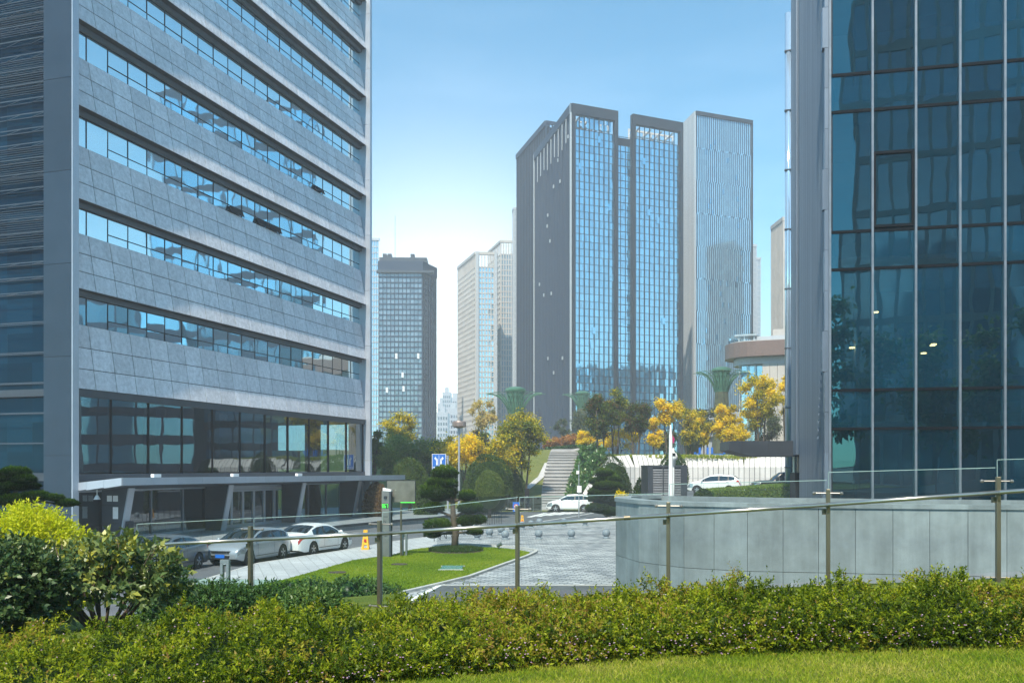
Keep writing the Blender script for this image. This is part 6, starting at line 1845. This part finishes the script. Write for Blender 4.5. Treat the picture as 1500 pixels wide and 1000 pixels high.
# ------------------------------------------------------------------ foreground hedge
hd = thing('flowering_hedge', 'long low foreground hedge of tiny olive leaves dotted with pink flowers', 'hedge', (0, 7.5, 2.6))
def hyf(x): return np.interp(x, [-6, -3, -1.2, 0.3, 1.2, 3, 6, 9], [4.3, 4.7, 5.75, 6.35, 6.62, 6.75, 6.85, 6.8])
def hyb(x): return np.interp(x, [-6, -3, -1.2, 0.3, 1.2, 3, 6, 9], [7.3, 7.5, 7.9, 8.1, 8.2, 8.3, 8.3, 8.3])
def htop(x, a):
    pk = np.interp(x, [-6, -4, -2.5, -1.2, .3, 2, 4, 6, 9], [2.64, 2.66, 2.76, 2.80, 2.85, 2.90, 2.94, 2.955, 2.97])
    base = fz(x, hyf(x))
    shape = np.clip(a/.45, 0, 1)**.55
    lump = .03*np.sin(x*3.1+a*3)+.035*np.sin(x*6.7-a*7+1)+.045*np.sin(x*11.3+a*13)+.035*np.sin(x*19+a*9)+.03*np.sin(x*29-a*21)
    return base+.03+(pk-base-.03)*shape*(1+0*x)+lump*shape
n = 27000
X = rng.uniform(-5.6, 8.2, n); a = rng.random(n)**.85
Yf, Yb = hyf(X), hyb(X); Y = Yf+(Yb-Yf)*a
zt = htop(X, a); dep = rng.exponential(.035, n); Z = np.maximum(zt-dep, fz(X, Y)+.01)
front = rng.random(n) < .30
Z = np.where(front, fz(X, Y)+rng.random(n)*(zt-fz(X, Y)), Z); Y = np.where(front, Yf+rng.random(n)*.22*(1+0*X)+.25*(Z-fz(X, Yf)), Y)
dirs = np.stack([rng.normal(size=n)*.6, -.55*(1-a)+rng.normal(size=n)*.5, np.where(front, .35, 1.0)+rng.normal(size=n)*.3], 1)
tall = rng.random(n) < .05
ln = np.where(tall, rng.uniform(.10, .20, n), rng.uniform(.045, .10, n))
V, i_, t_ = sprigs(np.stack([X, Y, Z], 1), dirs, ln, 9, .033, .0145, 1.0, .3)
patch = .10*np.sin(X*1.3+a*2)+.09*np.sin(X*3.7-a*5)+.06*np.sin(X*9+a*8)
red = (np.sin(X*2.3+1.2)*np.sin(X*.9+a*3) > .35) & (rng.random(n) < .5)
tt_ = np.where(red, .88, np.clip(.42+patch+rng.normal(size=n)*.18-np.where(front, .13, 0), 0, .78))  # front sprigs tinted darker: shade of the front face put into leaf colour
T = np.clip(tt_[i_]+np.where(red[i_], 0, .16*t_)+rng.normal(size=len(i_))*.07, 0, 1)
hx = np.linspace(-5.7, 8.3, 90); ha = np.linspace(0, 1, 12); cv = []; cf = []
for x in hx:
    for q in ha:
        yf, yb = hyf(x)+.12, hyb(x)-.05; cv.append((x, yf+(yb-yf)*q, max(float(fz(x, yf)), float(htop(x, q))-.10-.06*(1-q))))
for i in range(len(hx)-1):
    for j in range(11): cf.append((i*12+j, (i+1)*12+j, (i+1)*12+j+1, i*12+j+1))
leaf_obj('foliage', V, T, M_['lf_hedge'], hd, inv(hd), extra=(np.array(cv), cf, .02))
n = 2600; X = rng.uniform(-5, 8, n); a = rng.random(n)**1.3; Yf, Yb = hyf(X), hyb(X); fl = rng.random(n) < .35
Y = Yf+(Yb-Yf)*a; Z = htop(X, a)+rng.uniform(0, .035, n); 
Z = np.where(fl, fz(X, Y)+(.35+.65*rng.random(n))*(htop(X, a)-fz(X, Y)), Z); Y = np.where(fl, Yf-.02, Y)
dens = np.sin(X*1.7+.4)*np.sin(X*.6+a*4)+.5*np.sin(X*5.1); k = dens+rng.random(n)*1.4 > .35
X, Y, Z = X[k], Y[k], Z[k]; n = len(X)
Vs = []
for q in range(3):
    th = q*PI/2+rng.random(n)*.5; Vs.append(leaf_arrays(np.stack([X, Y, Z], 1), np.stack([np.cos(th), np.sin(th)*.6-.3, np.sin(th)*.5+.4], 1), np.tile([0, -.6, .8], (n, 1)),   .008, .0065))
o = leaf_obj('flower', np.concatenate(Vs), np.clip(rng.normal(.5, .3, 3*n), 0, 1), M_['flower'], hd, inv(hd)); o['kind'] = 'stuff'
# ------------------------------------------------------------------ shrubs at the left
def shrub(name, lab, c, r, nsp, k, L, W, mat, tint, tj=.15, ln=.22, z0=None, core=.0, stems=0, low=-.3, topt=.1, cat='shrub', top_round=1.0, stem_mat='bark'):
    z0 = float(fz(c[0], c[1])) if z0 is None else z0
    t = thing(name, lab, cat, (c[0], c[1], z0))
    u = rand_dir(nsp*2); u = u[u[:, 2] > low]; n = len(u)
    lump = 1+.14*np.sin(u[:, 0]*4.3+c[0])*np.cos(u[:, 1]*5+c[1])+.10*np.sin(u[:, 2]*8+u[:, 0]*6)+.06*np.sin(u[:, 0]*15+u[:, 2]*13)
    rr_ = .55+.45*rng.random(n)**.45
    Pp = np.array(c)+u*np.array(r)*(lump*rr_)[:, None]
    dirs = _norm(u*.9+up3*.35+rng.normal(size=(n, 3))*.45)
    V, i_, t_ = sprigs(Pp, dirs, rng.uniform(.6, 1.3, n)*ln, k, L, W)
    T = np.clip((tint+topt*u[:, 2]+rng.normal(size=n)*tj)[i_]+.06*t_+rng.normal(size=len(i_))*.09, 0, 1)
    ex = None
    if core:
        ce = core_ell(c, tuple(q*core for q in r)); ex = (ce[0], ce[1], .03)
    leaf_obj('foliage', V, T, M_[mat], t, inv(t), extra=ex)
    if stems:
        b = MB(inv(t))
        for q in range(stems):
            a_ = 2*PI*q/stems+random.random(); e = Vector(c)+Vector((math.cos(a_)*r[0]*random.uniform(.35, .9), math.sin(a_)*r[1]*.6, random.uniform(-.2, .7)*r[2]))
            s = Vector((c[0]+math.cos(a_)*.10, c[1]+math.sin(a_)*.08, z0-.05)); m = s.lerp(e, .5)+Vector((math.cos(a_)*.06, 0, .02)); rad = random.uniform(.012, .022)
            b.tube([s, s.lerp(m, .5)+Vector((random.uniform(-.02, .02), 0, 0)), m, e], [rad*1.3, rad, rad*.8, rad*.3], 6)
            for w in range(3):
                e2 = e+Vector((random.uniform(-.3, .3), random.uniform(-.2, .2), random.uniform(.05, .3))); b.tube([m.lerp(e, .5), m.lerp(e2, .6), e2], [rad*.5, rad*.4, rad*.15], 5)
        b.build('stem', M_[stem_mat], t, smooth=True)
    return t
shrub('camellia_bush', 'big glossy dark leaved shrub with open branching in front of the parked cars', (GX(152, 10), 10, 2.76), (.76, .75, .36), 400, 9, .09, .05, 'lf_camellia', .58, .17, .2, stems=16, low=-.45, topt=.12)
shrub('lime_bush', 'bright lime yellow rounded bush at the left edge', (GX(28, 12.6), 12.6, 2.35), (1.08, .95, .98), 3800, 9, .055, .024, 'lf_lime', .55, .13, .17, core=.74, topt=.14)
shrub('dark_shrub', 'dense dark green shrub at the left edge below the lime bush', (GX(4, 8.9), 8.9, 2.72), (.46, .5, .50), 1300, 9, .062, .034, 'lf_camellia', .34, .12, .14, core=.7, topt=.1)
for i, (px, yt, D, r, lab) in enumerate(((258, 866, 12.2, .42, 'low dark shrub under the right edge of the glossy shrub'), (325, 868, 12.3, .44, 'low dark green shrub around the middle post of the green glass rail'), (395, 872, 12.6, .42, 'low leafy shrub at the foot of the first bronze post'), (455, 878, 12.2, .34, 'lowest pale green shrub right of the first bronze post'))):
    zt = ZZ(yt, D); z0 = float(fz(GX(px, D), D)); shrub('low_shrub', lab, (GX(px, D), D, (zt+z0)/2-.02), (r, .4, (zt-z0)/2+.08), 620, 8, .06, .026, 'lf_shrub', .42 if i < 3 else .66, .14, .12, core=.6)
# leafy hedge edging the lawn island
eh = thing('edging_hedge', 'rounded mid green hedge edging the lawn island behind the railing', 'hedge', (GX(500, 25), 25, 0))
pts = []
for i in range(46):
    f = i/45; px = 250+f*318; D = 24.6-.5*f; yb = np.interp(px, [250, 415, 440, 560, 570], [0.32, .36, .95, .92, .85])
    pts.append((GX(px, D), D+random.uniform(-.3, .5), random.uniform(.15, yb*.8), .42 if px > 425 else .26))
Pn = []; Un = []
for (x, y, z, r) in pts:
    u = rand_dir(170); u = u[u[:, 2] > -.5]; Pn.append(np.array([x, y, z])+u*r*np.array([1, 1, .8])*(.75+.25*rng.random((len(u), 1)))); Un.append(u)
Pn = np.concatenate(Pn); Un = np.concatenate(Un); k = Pn[:, 2] > 0; Pn, Un = Pn[k], Un[k]
V, i_, t_ = sprigs(Pn, Un+up3*.5, np.full(len(Pn), .12), 5, .085, .045)
T = np.clip((.5+.2*Un[:, 2]+rng.normal(size=len(Un))*.12)[i_]+rng.normal(size=len(i_))*.1, 0, 1)
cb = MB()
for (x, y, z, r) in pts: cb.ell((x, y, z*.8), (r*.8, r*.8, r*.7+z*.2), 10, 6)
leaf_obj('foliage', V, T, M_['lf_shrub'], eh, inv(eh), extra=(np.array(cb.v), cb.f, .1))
# small stray sprout behind the wall coping and yellow flowers by its left end
yf = thing('yellow_flower', 'little yellow flowering plant at the left end of the curved wall', 'plant', (3.65, 31.2, 2.9))
n = 40; V, i_, t_ = sprigs(np.array([3.65, 31.3, 3.05])+rng.normal(size=(n, 3))*np.array([.1, .08, .06]), rand_dir(n)+up3*.6, np.full(n, .15), 6, .07, .04); leaf_obj('foliage', V, np.clip(rng.normal(.78, .2, len(i_)), 0, 1), M_['lf_yellow'], yf, inv(yf))
b = MB(inv(yf)); b.tube([(3.65, 31.3, 2.9), (3.65, 31.3, 3.1)], .02, 6); b.build('stem', M_['bark'], yf)
# trees behind the viewer, mirrored in the teal glass
for i, (x, y, h) in enumerate(((-9, -16, 16), (3, -19, 17), (14, -17, 14), (25, -14, 15))):
    t = thing('mirrored_tree', ['leafy tree behind the viewer, leftmost in the teal reflections', 'taller leafy tree behind the viewer in the teal reflections', 'round tree behind the viewer in the middle of the teal reflections', 'tree behind the viewer toward the right of the teal reflections'][i], 'tree', (x, y, 1.5), 0, 'trees behind the viewer')
    cs = [np.array([random.uniform(-4.2, 4.2), random.uniform(-3.2, 3.2), h*random.uniform(.3, .95)]) for _ in range(30)]
    V, T = crown_leaves(cs, 1.6, 120, .4, [random.uniform(.4, .8) for _ in cs]); leaf_obj('crown', V, T, M_['lf_green'], t)
    b = MB(); limbs(b, (0, 0, -.3), (0, 0, h*.7), .22, cs); b.build('trunk', M_['bark'], t, smooth=True)
# ------------------------------------------------------------------ haze, sky, sun, camera
HAZE = 0.00095; HOR = 2.9
if HAZE:
    m, nt, out = newmat('haze_air')
    pv = nt.nodes.new('ShaderNodeVolumePrincipled'); pv.inputs['Color'].default_value = (.92, .95, 1, 1)
    pv.inputs['Density'].default_value = HAZE; pv.inputs['Anisotropy'].default_value = .2
    nt.links.new(pv.outputs[0], out.inputs['Volume'])
    b = MB(); b.box(-420, 420, -110, 790, -1.3, 135); o = b.build('haze', m); o['kind'] = 'stuff'
SUN_AZ, SUN_EL = R(-165), R(55)
w = bpy.data.worlds.new('World'); SC.world = w; w.use_nodes = True
nt = w.node_tree; nt.nodes.clear()
wo = nt.nodes.new('ShaderNodeOutputWorld'); bg = nt.nodes.new('ShaderNodeBackground'); sky = nt.nodes.new('ShaderNodeTexSky')
sky.sky_type = 'NISHITA'; sky.sun_disc = False; sky.sun_elevation = SUN_EL; sky.sun_rotation = SUN_AZ
sky.air_density = 1.0; sky.dust_density = .4; sky.ozone_density = 3.0; sky.altitude = 200
tc = nt.nodes.new('ShaderNodeTexCoord'); sx = nt.nodes.new('ShaderNodeSeparateXYZ'); nt.links.new(tc.outputs['Generated'], sx.inputs[0])
zc_ = math_(nt, 'MAXIMUM', sx.outputs[2], 0.0)
hk = math_(nt, 'EXPONENT', math_(nt, 'MULTIPLY', zc_, -6.0))            # milky band of air above the skyline
va = nt.nodes.new('ShaderNodeVectorMath'); va.operation = 'DOT_PRODUCT'; nt.links.new(tc.outputs['Generated'], va.inputs[0])
gd = Vector((math.sin(R(-4)), math.cos(R(-4)), .10)).normalized(); va.inputs[1].default_value = gd
gk = math_(nt, 'POWER', math_(nt, 'MAXIMUM', va.outputs['Value'], 0.0), 70.0)
cn = noise(nt, 2.2, 6, .6, vec=tc.outputs['Generated'], stretch=(1, 1, 5))
cirrus = math_(nt, 'MULTIPLY', ramp(nt, cn.outputs['Fac'], [(.48, (0, 0, 0)), (.78, (1, 1, 1))]).outputs[0], math_(nt, 'EXPONENT', math_(nt, 'MULTIPLY', zc_, -3.0)))
def addc(base, fac, col):
    return mix(nt, 1.0, base, mix(nt, fac, (0, 0, 0), col), 'ADD')
c = addc(mix(nt, 1.0, sky.outputs[0], (.23, .80, .86), 'MULTIPLY'), hk, (HOR*1.05, HOR*1.0, HOR*.9))
c = addc(c, gk, (7.5, 5.6, 3.6))
c = addc(c, cirrus, (1.5, 1.55, 1.6))
nt.links.new(c, bg.inputs[0]); bg.inputs[1].default_value = .125
nt.links.new(bg.outputs[0], wo.inputs[0])
sd = bpy.data.lights.new('sun', 'SUN'); sd.energy = 3.9; sd.angle = R(.6); sd.color = (1, .91, .76)
so = bpy.data.objects.new('sun', sd); COL.objects.link(so)
dv = Vector((math.sin(SUN_AZ)*math.cos(SUN_EL), math.cos(SUN_AZ)*math.cos(SUN_EL), math.sin(SUN_EL)))
so.rotation_euler = dv.to_track_quat('Z', 'Y').to_euler(); so.location = (0, 0, 60)
cd = bpy.data.cameras.new('camera'); co = bpy.data.objects.new('camera', cd); COL.objects.link(co)
co.location = (0, 0, EH); co.rotation_euler = (PI/2, 0, 0)
cd.sensor_width = 36; cd.lens = 36*F/1500; cd.shift_y = (HY-500)/1500; cd.clip_end = 5000; cd.clip_start = .05
SC.camera = co
SC.view_settings.view_transform = 'Standard'; SC.view_settings.look = 'None'; SC.view_settings.exposure = 1.0; SC.view_settings.gamma = 1
SC.cycles.max_bounces = 8; SC.cycles.transparent_max_bounces = 24; SC.cycles.volume_bounces = 1
SC.cycles.use_denoising = True
